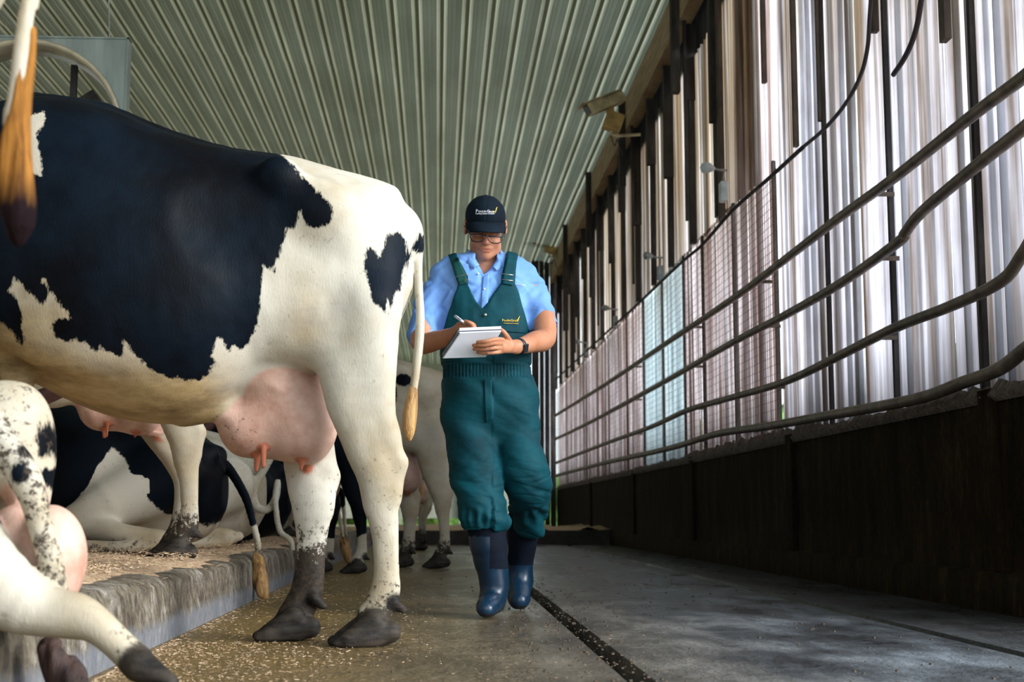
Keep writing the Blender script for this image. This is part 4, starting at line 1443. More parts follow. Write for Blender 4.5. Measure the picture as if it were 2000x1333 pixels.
def coatB(V):
    x, z = V[:, 0], V[:, 2]
    p1 = at(78, 860, YB); p2 = at(62, 1000, YB); p3 = at(75, 930, YB)
    d = np.minimum(np.hypot((x - p1[0]) / 1, (z - p1[2]) / 2.0) - .014, np.hypot(x - p3[0], z - p3[2]) - .016)
    d = np.minimum(d, np.hypot(x - at(10, 990, YB)[0], z - at(10, 990, YB)[2]) - .035)
    return -(d + .015 * vnoise(x * 14, V[:, 1] * 14, z * 14))
def mudB(V):
    dt = dist_to(V, [o[1] for o in tlBc])
    dl = dist_to(V, [o[1] for o in legB])
    m = .36 * (1 - sstep(0, .015, dt)) + .34 * (dl < .01) * sstep(at(210, 1240, YB)[0], at(290, 1300, YB)[0], V[:, 0])
    m = np.maximum(m, .27 * (V[:, 2] > .55) * (V[:, 0] > -1.2) * (1 - (dl < .02)))
    return m
fields(me, V, {'udder': udB, 'not_udder': [o[1] for o in legB] + [o[1] for o in tlBc], 'hoof': hB}, coatB, mudB, lambda v: .1 * np.ones(len(v)))
rtB = empty('dairy_cow', Vector((-1.6, YB + .25, PZ)), 'blurred white cow lying at the lower left, one white hind leg stretched over the curb', 'cow')
link('body', me, rtB, MAT_HIDE)
switch([Bp(92, 1270, YB + .0, 22), Bp(110, 1300, YB, 30), Bp(135, 1335, YB, 36), Bp(150, 1372, YB - .02, 30)], MAT_SWITCH_D, rtB, 3)

# ---------------------------------------------------------------- straw bedding
M = Mat('straw', rough=0.8)
M.color(M.ramp(M.noise(45, 4, None, .7), [(0.3, (0.22, 0.13, 0.06)), (0.5, (0.50, 0.34, 0.20)), (0.7, (0.80, 0.66, 0.48))]))
M.bump(M.noise(90, 3), .8, .01)
MAT_STRAW = M.m
V = []; ny = 260; nx = 22
xs_ = np.linspace(-0.955, -2.6, nx); ys_ = np.linspace(2.0, 19.5, ny)
for j, y in enumerate(ys_):
    for i, x in enumerate(xs_):
        e = sstep(-0.95, -1.12, x)if False else min(1.0, max(0.0, (-0.955 - x) / 0.16))
        n1 = float(vnoise(x * 5, y * 3, .5)); n2 = float(vnoise(x * 19, y * 14, .7))
        V.append((x, y, PZ + 0.006 - .02 * (1 - e) + e * (0.016 + .018 * n1 + .009 * n2)))
Q = [(j * nx + i, j * nx + i + 1, (j + 1) * nx + i + 1, (j + 1) * nx + i) for j in range(ny - 1) for i in range(nx - 1)]
tag(link('straw_bedding', np_mesh('straw_bedding', V, [q[::-1] for q in Q]), None, MAT_STRAW), 'pale straw and wood shavings spread over the stall platform', 'straw', kind='stuff')
b = MB(); r = random.Random(5)
def chip(x, y, z, s):
    a = r.uniform(0, math.pi); c_, s_ = math.cos(a), math.sin(a); t = r.uniform(-.25, .25)
    L = s * r.uniform(.5, 1.6); W = s * r.uniform(.15, .4)
    b.obox((x, y, z), (L * c_, L * s_, L * t), (-W * s_, W * c_, 0), (0, 0, s * .10))
for _ in range(4200):
    y = 4.3 + 9 * r.random() ** 1.6; x = -1.0 - 1.3 * r.random() ** 1.3
    chip(x, y, PZ + .03 + .02 * r.random(), .0075)
for _ in range(1500):                                 # fallen along the foot of the curb and over the alley
    y = 4.0 + 6 * r.random() ** 1.2; x = CX + .02 + .9 * r.random() ** 2.6
    chip(x, y, .004, .005 * r.uniform(.6, 1.5))
for _ in range(2600):                                 # golden litter trodden out at the near end
    y = 3.3 + 1.5 * r.random() ** 1.3; x = CX + .03 + .6 * r.random() ** 2
    chip(x, y, .003, .0028 * r.uniform(.4, 2.0))
for _ in range(1200):
    y = 3.6 + 8 * r.random(); x = CX + 1.7 * r.random()
    chip(x, y, .003, .003 * r.uniform(.5, 1.5))
tag(b.build('straw_litter', MAT_STRAW), 'loose straw chips scattered over the platform edge and alley floor', 'straw', kind='stuff')
b = MB()
for _ in range(900):                                  # crumbs of manure beside the groove
    y = 3.3 + 7 * r.random() ** 1.3; x = (0.50 + r.gauss(0, .10)) if r.random() < .6 else r.uniform(-.6, 1.7)
    s = .0024 * r.uniform(.3, 1.9)
    b.obox((x, y, s * .5), (s, s * .3, 0), (-s * .3, s, 0), (0, 0, s * .6))
tag(b.build('manure_crumbs', simple('manure', (0.05, 0.032, 0.014), .55, var=.5)), 'dark crumbs of manure along the groove in the alley floor', 'manure', kind='stuff')
# straw on the cross platform
V = []
for j in range(8):
    for i in range(60):
        x = -0.9 + i * .0576; y = 20.02 + j * .6
        V.append((x, y, .205 + .05 * float(vnoise(x * 6, y * 6, 1.5)) + .03 * (j > 0)))
Q = [(j * 60 + i, j * 60 + i + 1, (j + 1) * 60 + i + 1, (j + 1) * 60 + i) for j in range(7) for i in range(59)]
tag(link('straw_bedding', np_mesh('straw_bedding', V, Q), None, MAT_STRAW), 'strip of straw on the dark curb at the far end of the alley', 'straw', kind='stuff')

# hedge outside, glimpsed through the slits and the far end
M = Mat('foliage', rough=0.7)
M.color(M.ramp(M.noise(6, 5), [(0.3, (0.03, 0.07, 0.01)), (0.6, (0.14, 0.30, 0.04)), (0.75, (0.35, 0.60, 0.10))]))
M.bump(M.noise(12, 4), 1, .05)
MAT_LEAF = M.m
V = []; ny = 160; nz = 14
for j in range(ny):
    y = 3 + j * .3
    for i in range(nz):
        a = math.pi * i / (nz - 1)
        R = 1.0 + .35 * float(vnoise(y * 1.3, a * 3, 2.2)) + .2 * float(vnoise(y * 4, a * 9, 7.2))
        V.append((7.2 - 1.3 * R * math.cos(a), y, -.05 + 2.4 * R * math.sin(a)))
Q = [(j * nz + i, j * nz + i + 1, (j + 1) * nz + i + 1, (j + 1) * nz + i) for j in range(ny - 1) for i in range(nz - 1)]
tag(link('hedge', np_mesh('hedge', V, [q[::-1] for q in Q]), None, MAT_LEAF), 'green hedge outside, glimpsed through slits between the wall sheets', 'hedge', kind='stuff')
V = []
for j in range(50):
    x = -6 + j * .24
    for i in range(nz):
        a = math.pi * i / (nz - 1)
        R = 1.0 + .35 * float(vnoise(x * 1.9, a * 3, 4.2))
        V.append((x, 60 - 2 * R * math.cos(a), -.05 + 2.0 * R * math.sin(a)))
Q = [(j * nz + i, j * nz + i + 1, (j + 1) * nz + i + 1, (j + 1) * nz + i) for j in range(49) for i in range(nz - 1)]
tag(link('hedge', np_mesh('hedge', V, Q), None, MAT_LEAF), 'bright green shrubs outside the far end of the barn', 'hedge', kind='stuff')

# ------------------------------------------------------------------ the person
YM = 6.10
def Mn(px, py, Y, r=None):
    p = at(px, py, Y)
    return p if r is None else (p[0], p[1], p[2], r)


def cut_below(z, xr, yr):
    def fn(x, y, zz): return zz - z + 0 * x + 0 * y
    return ('s', (fn, np.array([xr[0], yr[0], z - .3]), np.array([xr[1], yr[1], z])), 0)


def prism(poly, y0=4, y1=8):
    P = np.array([(at(a, b, YM)[0], at(a, b, YM)[2]) for a, b in poly])
    def fn(x, y, z):
        X, Z = np.broadcast_arrays(x[:, 0, :] if x.ndim == 3 and x.shape[1] == 1 else x, z[:, 0, :] if z.ndim == 3 and z.shape[1] == 1 else z)
        d = poly2(X, Z, P)
        if x.ndim == 3: d = d[:, None, :]
        return d + 0 * y
    return fn, np.array([P[:, 0].min(), y0, P[:, 1].min()]), np.array([P[:, 0].max(), y1, P[:, 1].max()])


def both(shape, fn2):
    """intersection of a shape with another field"""
    f = shape[0]
    return (lambda x, y, z: np.maximum(f(x, y, z), fn2(x, y, z))), shape[1], shape[2]


# materials
M = Mat('skin', rough=0.48, spec=0.4)
sk = M.ramp(M.noise(9, 5), [(0.3, (0.42, 0.17, 0.085)), (0.7, (0.56, 0.26, 0.15))])
sk = M.mix(M.attr('flush'), sk, (0.52, 0.15, 0.10))
sk = M.mix(M.attr('brow'), sk, (0.10, 0.05, 0.03))
M.color(sk); M.bump(M.noise(120, 3), .12, .002)
M.p.inputs['Subsurface Weight'].default_value = 0.06
M.p.inputs['Subsurface Radius'].default_value = (0.02, 0.008, 0.004)
MAT_SKIN = M.m


def cloth(name, dark, light, rough=.75, weave=900, spec=.25):
    M = Mat(name, rough=rough, spec=spec)
    M.color(M.ramp(M.noise(7, 5), [(0.3, dark), (0.7, light)]))
    n1 = M.noise(weave, 2); n2 = M.noise(38, 4, M.coord((1, 1, 1.6)), .6)
    M.bump(M.math('ADD', M.math('MULTIPLY', n1, .15), n2), .35, .006)
    return M.m


MAT_SHIRT = cloth('light_blue_oxford', (0.14, 0.31, 0.74), (0.22, 0.43, 0.88))
MAT_OVER = cloth('teal_green_twill', (0.0003, 0.030, 0.042), (0.0006, 0.070, 0.092), .7, spec=.18)
MAT_STRAP = cloth('dark_green_webbing', (0.003, 0.045, 0.04), (0.005, 0.07, 0.062), .7)
MAT_CAP = cloth('navy_cotton', (0.003, 0.007, 0.013), (0.006, 0.014, 0.024), .85, spec=.12)
MAT_BOOT = simple('navy_rubber', (0.004, 0.024, 0.052), 0.30, 0, var=.3, scale=6, bump=.05)
MAT_BOOT_UP = simple('black_neoprene', (0.003, 0.006, 0.014), 0.8, var=.3, spec=.15)
MAT_SOLE = simple('muddy_sole', (0.012, 0.010, 0.010), 0.35, var=.5, scale=40, bump=.6)
MAT_FRAME = simple('dark_acetate', (0.012, 0.006, 0.012), 0.25, bump=0)
MAT_WATCH = simple('black_silicone', (0.008, 0.016, 0.022), 0.4, bump=0)
MAT_WHITE = simple('white_thread', (0.85, 0.88, 0.92), 0.6, bump=0, var=.05)
MAT_YEL = simple('yellow_thread', (0.75, 0.50, 0.03), 0.6, bump=0, var=.1)
MAT_PAPER = simple('notebook_paper', (0.74, 0.77, 0.84), 0.7, var=.04, bump=0)
MAT_METAL = simple('bright_metal', (0.6, 0.55, 0.45), 0.3, .9, var=.1, bump=0)
MAT_HAIR = simple('grey_brown_hair', (0.10, 0.07, 0.05), 0.7, var=.4, scale=80, bump=.5)

man = empty('person', Vector((float(at(950, 1100, YM)[0]), YM, 0)), 'person in navy cap, light blue shirt and teal green bib overalls writing in a notebook', 'person')

# head frame: chin lowered
HC = Mn(948, 447, 6.13)
hf = rotm('x', 20)


def H(x, y, z):
    """head coordinates: x to the right in the picture, y back, z up -> world"""
    return HC + hf @ np.array([x, y, z])


skin = []
skin.append(('u', ell(H(0, .01, .045), (.077, .097, .098), hf), 0))
skin.append(('u', ell(H(0, -.025, -.045), (.066, .075, .080), hf), .03))
skin.append(('u', ell(H(0, -.045, -.105), (.048, .045, .032), hf), .03))     # jaw
skin.append(('u', ell(H(0, -.080, -.112), (.020, .016, .017), hf), .02))     # chin
for s in (-1, 1):
    skin.append(('u', ell(H(s * .038, -.072, -.050), (.022, .018, .020), hf), .02))     # cheeks
    skin.append(('u', ell(H(s * .050, -.030, -.082), (.018, .032, .028), hf), .025))    # jowls
    skin.append(('s', ell(H(s * .030, -.098, -.006), (.019, .014, .013), hf), .012))    # sockets
    skin.append(('u', ell(H(s * .030, -.083, -.008), (.0135, .012, .011), hf), .004))   # lids over lowered eyes
    skin.append(('u', cone(H(s * .014, -.094, .016), H(s * .045, -.082, .018), .007, .005), .010))
    ear = ell(H(s * .089, .010, .006), (.012, .021, .037), hf @ rotm('z', s * 18))
    skin.append(('u', ear, .006)); skin.append(('s', ell(H(s * .099, .000, .008), (.005, .010, .022), hf), .004))
skin.append(('u', cone(H(0, -.093, .004), H(0, -.116, -.044), .008, .0145), .008))      # nose
for s in (-1, 1): skin.append(('u', ell(H(s * .012, -.105, -.047), (.009, .010, .009), hf), .004))
skin.append(('u', ell(H(0, -.088, -.074), (.030, .016, .012), hf), .012))
skin.append(('u', ell(H(0, -.095, -.087), (.022, .008, .0055), hf), .004))   # lips
skin.append(('s', cone(H(-.024, -.103, -.0805), H(.024, -.103, -.0805), .0032, .0032), .003))
skin.append(('u', ell(H(0, -.097, -.0745), (.021, .006, .004), hf), .003))
lips = [ell(H(0, -.098, -.081), (.023, .012, .009), hf)]
brows = [cone(H(s * .016, -.101, .019), H(s * .046, -.088, .020), .0045, .003) for s in (-1, 1)]
# neck and upper chest
skin += chain([Mn(948, 470, 6.17, .060), Mn(948, 515, 6.17, .062), Mn(947, 560, 6.16, .085)], k=.02)
skin.append(('u', ell(Mn(946, 570, 6.14), (.12, .08, .10)), .03))
skin.append(('u', ell(Mn(945, 640, 6.15), (.15, .09, .20)), .03))
# trunk and legs under the clothes keep the body one figure
skin += chain([Mn(945, 700, 6.14, .13), Mn(950, 770, 6.14, .13)], k=.03)
skin += chain([Mn(915, 780, 6.12, .085), Mn(930, 930, 6.03, .06), Mn(954, 1060, 6.02, .042), Mn(962, 1140, 6.02, .030)], k=.03)
skin += chain([Mn(1000, 780, 6.14, .085), Mn(1026, 920, 6.12, .06), Mn(1022, 1050, 6.385, .035), Mn(1016, 1120, 6.45, .028)], k=.03)
# arms
armL = [Mn(862, 552, 6.14, .055), Mn(836, 610, 6.10, .052), Mn(822, 668, 6.02, .046), Mn(850, 666, 5.93, .043), Mn(880, 656, 5.83, .033), Mn(893, 650, 5.79, .029)]
armR = [Mn(1030, 552, 6.14, .055), Mn(1058, 610, 6.10, .054), Mn(1064, 660, 6.02, .050), Mn(1044, 668, 5.93, .046), Mn(1018, 676, 5.83, .034), Mn(1008, 678, 5.80, .030)]
skin += chain(armL, k=.015, n=3) + chain(armR, k=.015, n=3)


def finger(pts, r0, r1):
    n = len(pts); rr = np.linspace(r0, r1, n)
    return chain([(p[0], p[1], p[2], q) for p, q in zip(pts, rr)], k=.004, n=3)


# hand under the notebook (right in the picture): fingers lie across the back of the pad
palm = chain([Mn(1006, 678, 5.79, .028), Mn(990, 676, 5.74, .032), Mn(978, 677, 5.70, .030)], flat=(1, .55, 1), k=.012)
skin += palm
skin += finger([Mn(982, 664, 5.69), Mn(968, 663, 5.64), Mn(950, 667, 5.622), Mn(933, 668.5, 5.63)], .0100, .0080)
skin += finger([Mn(980, 671, 5.69), Mn(964, 671, 5.64), Mn(944, 675, 5.632), Mn(925, 675, 5.645)], .0105, .0082)
skin += finger([Mn(979, 679, 5.70), Mn(965, 680, 5.655), Mn(946, 682.5, 5.65), Mn(926, 682, 5.66)], .0102, .0080)
skin += finger([Mn(980, 687, 5.71), Mn(967, 689, 5.675), Mn(950, 690, 5.67), Mn(933, 688.5, 5.68)], .0095, .0072)
skin += finger([Mn(996, 668, 5.75), Mn(988, 655, 5.71), Mn(980, 646, 5.70), Mn(972, 643, 5.71)], .0130, .0090)    # thumb over the edge
# writing hand (left in the picture): curled round the pen above the page
skin += chain([Mn(893, 650, 5.79, .027), Mn(901, 643, 5.76, .032), Mn(908, 640, 5.745, .031)], flat=(1, .8, 1), k=.012)
skin += finger([Mn(906, 633, 5.735), Mn(917, 631, 5.715), Mn(926, 636, 5.71), Mn(928, 643, 5.715)], .0105, .0078)
skin += finger([Mn(909, 637, 5.73), Mn(922, 638, 5.70), Mn(926, 645, 5.715), Mn(920, 649, 5.73)], .0105, .0080)
skin += finger([Mn(909, 642, 5.73), Mn(920, 645, 5.705), Mn(921, 651, 5.725), Mn(912, 652, 5.74)], .0100, .0080)
skin += finger([Mn(906, 647, 5.74), Mn(915, 650, 5.715), Mn(916, 655, 5.73), Mn(909, 655, 5.745)], .0092, .0072)
skin += finger([Mn(899, 638, 5.75), Mn(905, 630, 5.725), Mn(914, 630, 5.70), Mn(922, 634, 5.695)], .0120, .0085)
V, Q = surf(skin, 0.0042, smooth=1)
me = np_mesh('body', V, Q)
attr(me, 'flush', np.maximum(.7 * (1 - sstep(-.001, .003, dist_to(V, lips))), .35 * (1 - sstep(0, .02, dist_to(V, [ell(H(0, -.112, -.036), (.014, .012, .014)), ell(Mn(946, 575, 6.02), (.05, .08, .07))])))))
attr(me, 'brow', .75 * (1 - sstep(.0, .004, dist_to(V, brows))))
link('body', me, man, MAT_SKIN)
bodybvh = BVHTree.FromPolygons(V.tolist(), Q.tolist())

# hair below the cap
hp = []
for s in (-1, 1):
    hp.append(('u', ell(H(s * .070, .038, .010), (.009, .035, .036), hf), .004))
hp.append(('u', ell(H(0, .075, .005), (.062, .030, .055), hf), .01))
V, Q = surf(hp, .004)
link('hair', np_mesh('hair', V, Q), man, MAT_HAIR)

# shirt
tor = []
for (px0, px1, py, hy, yc) in ((905, 990, 488, .05, 6.17), (876, 1015, 497, .085, 6.165), (858, 1034, 510, .100, 6.16), (848, 1044, 530, .112, 6.15), (846, 1046, 560, .120, 6.14), (852, 1040, 600, .128, 6.13), (858, 1034, 650, .132, 6.12), (867, 1031, 700, .128, 6.12), (870, 1030, 730, .125, 6.12)):
    a = at(px0, py, YM); b = at(px1, py, YM)
    tor.append((a[2], (a[0] + b[0]) / 2, yc, (b[0] - a[0]) / 2, hy))
torso = loft(2, tor, 2.4)


def folds(amp, fx, fz, seed, tilt=0.0, z0=-9, z1=9):
    def fn(x, y, z):
        return amp * vnoise(x * fx + z * tilt * fx + seed, y * fx * .6, z * fz + x * tilt * 3 + seed) * ((z > z0) & (z < z1))
    return fn, None, None


def warp(ops, f):
    return ops


def shift(V, Q, f):
    N = normals(V, Q)
    return V + N * f(V)[:, None]


sh = [('u', torso, 0)]
slL = [Mn(872, 540, 6.14, .066), Mn(850, 575, 6.13, .067), Mn(836, 612, 6.10, .066), Mn(825, 650, 6.07, .064)]
slR = [Mn(1020, 540, 6.14, .066), Mn(1041, 575, 6.13, .067), Mn(1056, 612, 6.10, .066), Mn(1070, 655, 6.07, .063)]
sh += chain(slL, k=.03, n=2) + chain(slR, k=.03, n=2)
# sleeve ends cut square to the arm
def half(p, n):
    p = np.array(p); n = np.array(n, float); n /= np.linalg.norm(n)
    return lambda x, y, z: -((x - p[0]) * n[0] + (y - p[1]) * n[1] + (z - p[2]) * n[2])
for (c, nrm, box) in ((Mn(826, 636, 6.08), (-.22, -.15, -1), (-.45, -.16)), (Mn(1066, 640, 6.08), (.28, -.15, -1), (.36, .65))):
    f = half(c, nrm)
    sh.append(('s', (f, np.array([box[0], 5.7, c[2] - .25]), np.array([box[1], 6.4, c[2] + .1])), 0))
# neck opening, V down to the first buttons
vneck = prism([(928, 492), (968, 492), (970, 515), (958, 528), (944.5, 540), (932, 522), (925, 508)], 5.7, 6.12)
f0 = vneck[0]
sh.append(('s', ((lambda x, y, z: np.maximum(f0(x, y, z), y - 6.12)), vneck[1], vneck[2]), 0))
sh.append(('s', cone(Mn(948, 480, 6.17), Mn(948, 525, 6.17), .064, .064), 0))
V, Q = surf(sh, .005)
zs = at(945, 620, YM)[2]
V = shift(V, Q, lambda V: .010 * vnoise(V[:, 0] * 14 + V[:, 2] * 9, V[:, 1] * 8, V[:, 2] * 11) + .0065 * vnoise(V[:, 0] * 34 - V[:, 2] * 22, V[:, 1] * 20, V[:, 2] * 22 + 4) - .006 * (1 - np.minimum(np.abs(vnoise(V[:, 0] * 13 + V[:, 2] * 9 + 3, V[:, 1] * 6, V[:, 2] * 10)) * 5, 1)))
shirt = link('shirt', np_mesh('shirt', V, Q), man, MAT_SHIRT)
shbvh = BVHTree.FromPolygons(V.tolist(), Q.tolist())


def onto(bvh, px, py, lift=.003, Y=5.9):
    d = Vector(ray(px, py)).normalized()
    h = bvh.ray_cast(Vector((0, 0, CAMH)), d)
    p = np.array(h[0]) if h[0] is not None else at(px, py, Y)
    return p - np.array(d) * lift


def patch(name, bvh, pts, mat, parent, th=.004, lift=.004, n=6):
    """ribbon of cloth laid on a surface; pts = rows of (left px, left py, right px, right py)"""
    R = spline(pts, n); m = 6
    V = []
    for r in R:
        for k in range(m + 1):
            t = k / m
            V.append(onto(bvh, r[0] * (1 - t) + r[2] * t, r[1] * (1 - t) + r[3] * t, lift))
    Q = [(j * (m + 1) + i, j * (m + 1) + i + 1, (j + 1) * (m + 1) + i + 1, (j + 1) * (m + 1) + i) for j in range(len(R) - 1) for i in range(m)]
    o = link(name, np_mesh(name, V, Q), parent, mat)
    s = o.modifiers.new('t', 'SOLIDIFY'); s.thickness = th; s.offset = 0
    return o


# collar
col = MB()
for pts in ([(925, 478, 6.14), (921, 495, 6.10), (920, 508, 6.07), (925, 520, 6.045), (936, 532, 6.03)],):
    pass
def collar(side):
    if side < 0:
        top = [(912, 494, 6.22), (915, 488, 6.15), (920, 494, 6.11), (927, 506, 6.075), (936, 519, 6.05)]
        bot = [(907, 506, 6.22), (906, 508, 6.13), (909, 514, 6.07), (915, 521, 6.045), (925, 527, 6.03)]
    else:
        top = [(981, 494, 6.22), (979, 488, 6.15), (975, 496, 6.11), (969, 508, 6.075), (959, 522, 6.05)]
        bot = [(986, 506, 6.22), (988, 508, 6.13), (985, 515, 6.07), (979, 524, 6.045), (970, 529, 6.03)]
    T = spline([tuple(at(*p)) for p in top], 5); B = spline([tuple(at(*p)) for p in bot], 5)
    V = list(T) + [(t + b) / 2 + np.array([0, -.012, .004]) for t, b in zip(T, B)] + list(B)
    n = len(T)
    Q = [(i, i + 1, n + i + 1, n + i) for i in range(n - 1)] + [(n + i, n + i + 1, 2 * n + i + 1, 2 * n + i) for i in range(n - 1)]
    o = link('collar', np_mesh('collar', V, Q), shirt, MAT_SHIRT)
    o.location = (0, 0, 0)
    s = o.modifiers.new('t', 'SOLIDIFY'); s.thickness = .0035
collar(-1); collar(1)
o = patch('button_placket', shbvh, [(944, 541, 955, 535), (942, 560, 954, 560), (940, 585, 953, 585), (939, 612, 952, 612)], MAT_SHIRT, shirt, .003, .003)
o.location = (0, 0, 0)
for (px, py) in ((928, 521), (966, 523), (934, 535), (946, 565), (946, 604)):
    p = onto(shbvh, px, py, .006)
    o = MB().tube([p, p + np.array([0, -.003, 0])], .0045, 10).build('button', MAT_WHITE, shirt); o.location = (0, 0, 0)

# overalls: trousers
ov = []
hips = []
for (px0, px1, py, hy, yc) in ((865, 1034, 690, .140, 6.115), (864, 1037, 712, .142, 6.115), (863, 1040, 728, .143, 6.115), (861, 1050, 760, .152, 6.11), (861, 1054, 800, .155, 6.11), (864, 1055, 835, .135, 6.11), (885, 1035, 868, .09, 6.10), (925, 1000, 885, .04, 6.10)):
    a = at(px0, py, YM); b = at(px1, py, YM)
    hips.append((a[2], (a[0] + b[0]) / 2, yc, (b[0] - a[0]) / 2, hy))
ov.append(('u', loft(2, hips, 2.5), 0))
ov += chain([Mn(914, 800, 6.10, .112), Mn(920, 860, 6.07, .114), Mn(928, 920, 6.03, .114), Mn(938, 975, 6.0, .108), Mn(944, 1010, 5.99, .104), Mn(946, 1030, 5.99, .088)], k=.02, n=3)
ov += chain([Mn(1001, 800, 6.12, .112), Mn(1010, 860, 6.08, .103), Mn(1024, 915, 6.06, .112), Mn(1034, 955, 6.12, .104), Mn(1034, 990, 6.22, .090), Mn(1033, 1022, 6.28, .078)], k=.02, n=3)
f = half(at(945, 1037, 5.99), (0, 0, -1)); z_ = at(945, 1037, 5.99)[2]
ov.append(('s', (f, np.array([-.1, 5.7, z_ - .2]), np.array([.32, 6.2, z_])), 0))
V, Q = surf(ov, .0055)
zc = at(945, 1037, 5.99)[2]


def trouser(V):
    x, y, z = V[:, 0], V[:, 1], V[:, 2]
    low = 1 - sstep(0.35, 0.75, z)
    cx = np.where(x > .235, .38, .19)
    f = .015 * vnoise(x * 7 + z * 8, y * 4, z * 15 + (x - cx) * 12) * (.5 + .9 * low)
    f += .006 * vnoise(x * 11 + z * 14 + 5, y * 7, z * 26 + x * 8) * (.4 + low)
    # ridges of cloth running off the crotch and knees
    f += .0015 * np.sin((z * 46 + (x - cx) * 30 + 2.5 * vnoise(x * 5, y * 5, z * 5))) * sstep(.95, .7, z) * vnoise(x * 6 + 3, y * 6, z * 4)
    for (a_, b_, c_, w_) in ((4, 19, 7, .0055), (5, 30, -6, .003)):      # sharp creases
        rg = 1 - np.minimum(np.abs(vnoise(x * a_ + z * c_ + 11, y * 5, z * b_ - (x - cx) * c_)) * 3.5, 1)
        f -= w_ * rg * (.35 + 1.0 * low)
    cuff = np.exp(-((z - zc - .05) / .035) ** 2)
    f += cuff * (.006 * np.sin(np.arctan2(y - 6.0, x - cx) * 17)) + cuff * .004
    wb = (z > at(945, 741, YM)[2]) & (z < at(945, 716, YM)[2])
    f = np.where(wb, .0035 * np.sin(x * 420) - .004, f)
    return f


V = shift(V, Q, trouser)
over = link('overalls', np_mesh('overalls', V, Q), man, MAT_OVER)
ovbvh = BVHTree.FromPolygons(V.tolist(), Q.tolist())
def child(o):
    o.location = (0, 0, 0); return o
# bib: torso shell cut to the outline of the bib
tor2 = [(t[0], t[1], t[2], t[3] + .013 + (.010 if i > 8 else 0), t[4] + .014 + (.006 if i > 8 else 0)) for i, t in enumerate(tor)]
bibp = prism([(868, 470), (889, 470), (893, 505), (914, 545), (914, 562), (920, 580), (930, 599), (941, 611), (952, 600), (966, 578), (979, 560), (980, 545), (990, 503), (995, 470), (1015, 470), (1008, 510), (1003, 545), (1001, 560), (1010, 580), (1018, 604), (1029, 637), (1036, 660), (1042, 695), (1042, 712), (858, 712), (860, 690), (862, 665), (869, 639), (876, 612), (884, 591), (893, 572), (895, 562), (891, 548)])
bo = [('u', loft(2, tor2, 2.4), 0), ('i', bibp, 0), ('s', torso, 0)]
V, Q = surf(bo, .0048)
V = shift(V, Q, lambda V: np.where(V[:, 1] < 6.2, .005 * vnoise(V[:, 0] * 18, V[:, 1] * 8, V[:, 2] * 9 + 7) + .002 * vnoise(V[:, 0] * 40, V[:, 1] * 8, V[:, 2] * 20) + .003, 0.))
bib = child(link('bib', np_mesh('bib', V, Q), over, MAT_OVER))
bibbvh = BVHTree.FromPolygons(V.tolist(), Q.tolist())
bothb = bibbvh
# straps over it, buckles, stud, pocket line
child(patch('strap', bibbvh, [(877, 507, 894, 503), (882, 525, 902, 520), (889, 548, 911, 542), (894, 558, 913, 553)], MAT_STRAP, over, .004, .005))
child(patch('strap', bibbvh, [(991, 503, 1008, 507), (986, 520, 1006, 524), (982, 542, 1003, 545), (980, 554, 1001, 558)], MAT_OVER, over, .004, .005))
for (a, b) in (((890, 541), (912, 536)), ((892, 552), (915, 546)), ((981, 535), (1003, 538)), ((981, 546), (1003, 549))):
    pa = onto(bibbvh, a[0], a[1], .012); pb = onto(bibbvh, b[0], b[1], .012)
    child(MB().tube([pa, pb], .0022, 6).build('buckle_bar', MAT_METAL, over))
p = onto(bibbvh, 947.5, 615.5, .004)
child(MB().tube([p, p + np.array([0, -.004, 0])], [.0075, .006], 12).build('stud', MAT_METAL, over))
child(patch('pocket_hem', bibbvh, [(980, 641, 1026, 645), (980, 647, 1027, 651)], MAT_OVER, over, .003, .004))
child(patch('fly_flap', ovbvh, [(945, 742, 960, 742), (946, 770, 961, 770), (947, 800, 962, 800), (949, 826, 960, 820)], MAT_OVER, over, .004, .004))

# boots
def boot(name, shaft, foot, sole_y, top_cut, lift):
    pass


bl = chain([Mn(950, 1024, 6.0, .084), Mn(955, 1070, 6.0, .080), Mn(962, 1115, 6.01, .068), Mn(965, 1150, 6.01, .062), Mn(962, 1172, 6.01, .055)], k=.02, n=3)
heel = at(962, 1190, 6.02); toe = at(951, 1195, 5.80)
bl += chain([(heel[0], 6.03, .055, .050), (.5 * (heel[0] + toe[0]), 5.93, .055, .052), (toe[0] + .004, 5.82, .048, .050), (toe[0] - .004, 5.775, .042, .040)], flat=(1, 1, .85), k=.03, n=2)
V, Q = surf(bl, .0055)
V[:, 2] = np.maximum(V[:, 2], .006)
V = shift(V, Q, lambda V: .0025 * vnoise(V[:, 0] * 14, V[:, 1] * 14, V[:, 2] * 24) * (V[:, 2] > .02))
def boot_parts(V, Q, upper_cut):
    zc = V[Q].mean(axis=1)
    up = upper_cut(zc)
    low = (zc[:, 2] < .022)
    return up, low
def submesh(V, Q, m):
    q = Q[m]; u, inv = np.unique(q, return_inverse=True)
    return V[u], inv.reshape(q.shape)
p_top = at(950, 1112, 5.93); p_t2 = at(950, 1085, 5.93)
up = V[Q].mean(axis=1)
mask_up = (up[:, 2] > p_top[2]) & ((up[:, 2] > p_t2[2] + .08) | (up[:, 0] > at(955, 1100, 6.0)[0]))
mask_sole = up[:, 2] < .024
b_ = np_mesh('boot', *submesh(V, Q, ~mask_up & ~mask_sole))
bt = link('boot', b_, man, MAT_BOOT)
child(link('boot_upper', np_mesh('boot_upper', *submesh(V, Q, mask_up)), bt, MAT_BOOT_UP))
child(link('boot_sole', np_mesh('boot_sole', *submesh(V, Q, mask_sole)), bt, MAT_SOLE))
br = chain([Mn(1024, 1015, 6.32, .076), Mn(1021, 1060, 6.38, .066), Mn(1016, 1100, 6.43, .060), Mn(1016, 1135, 6.44, .060)], k=.02, n=3)
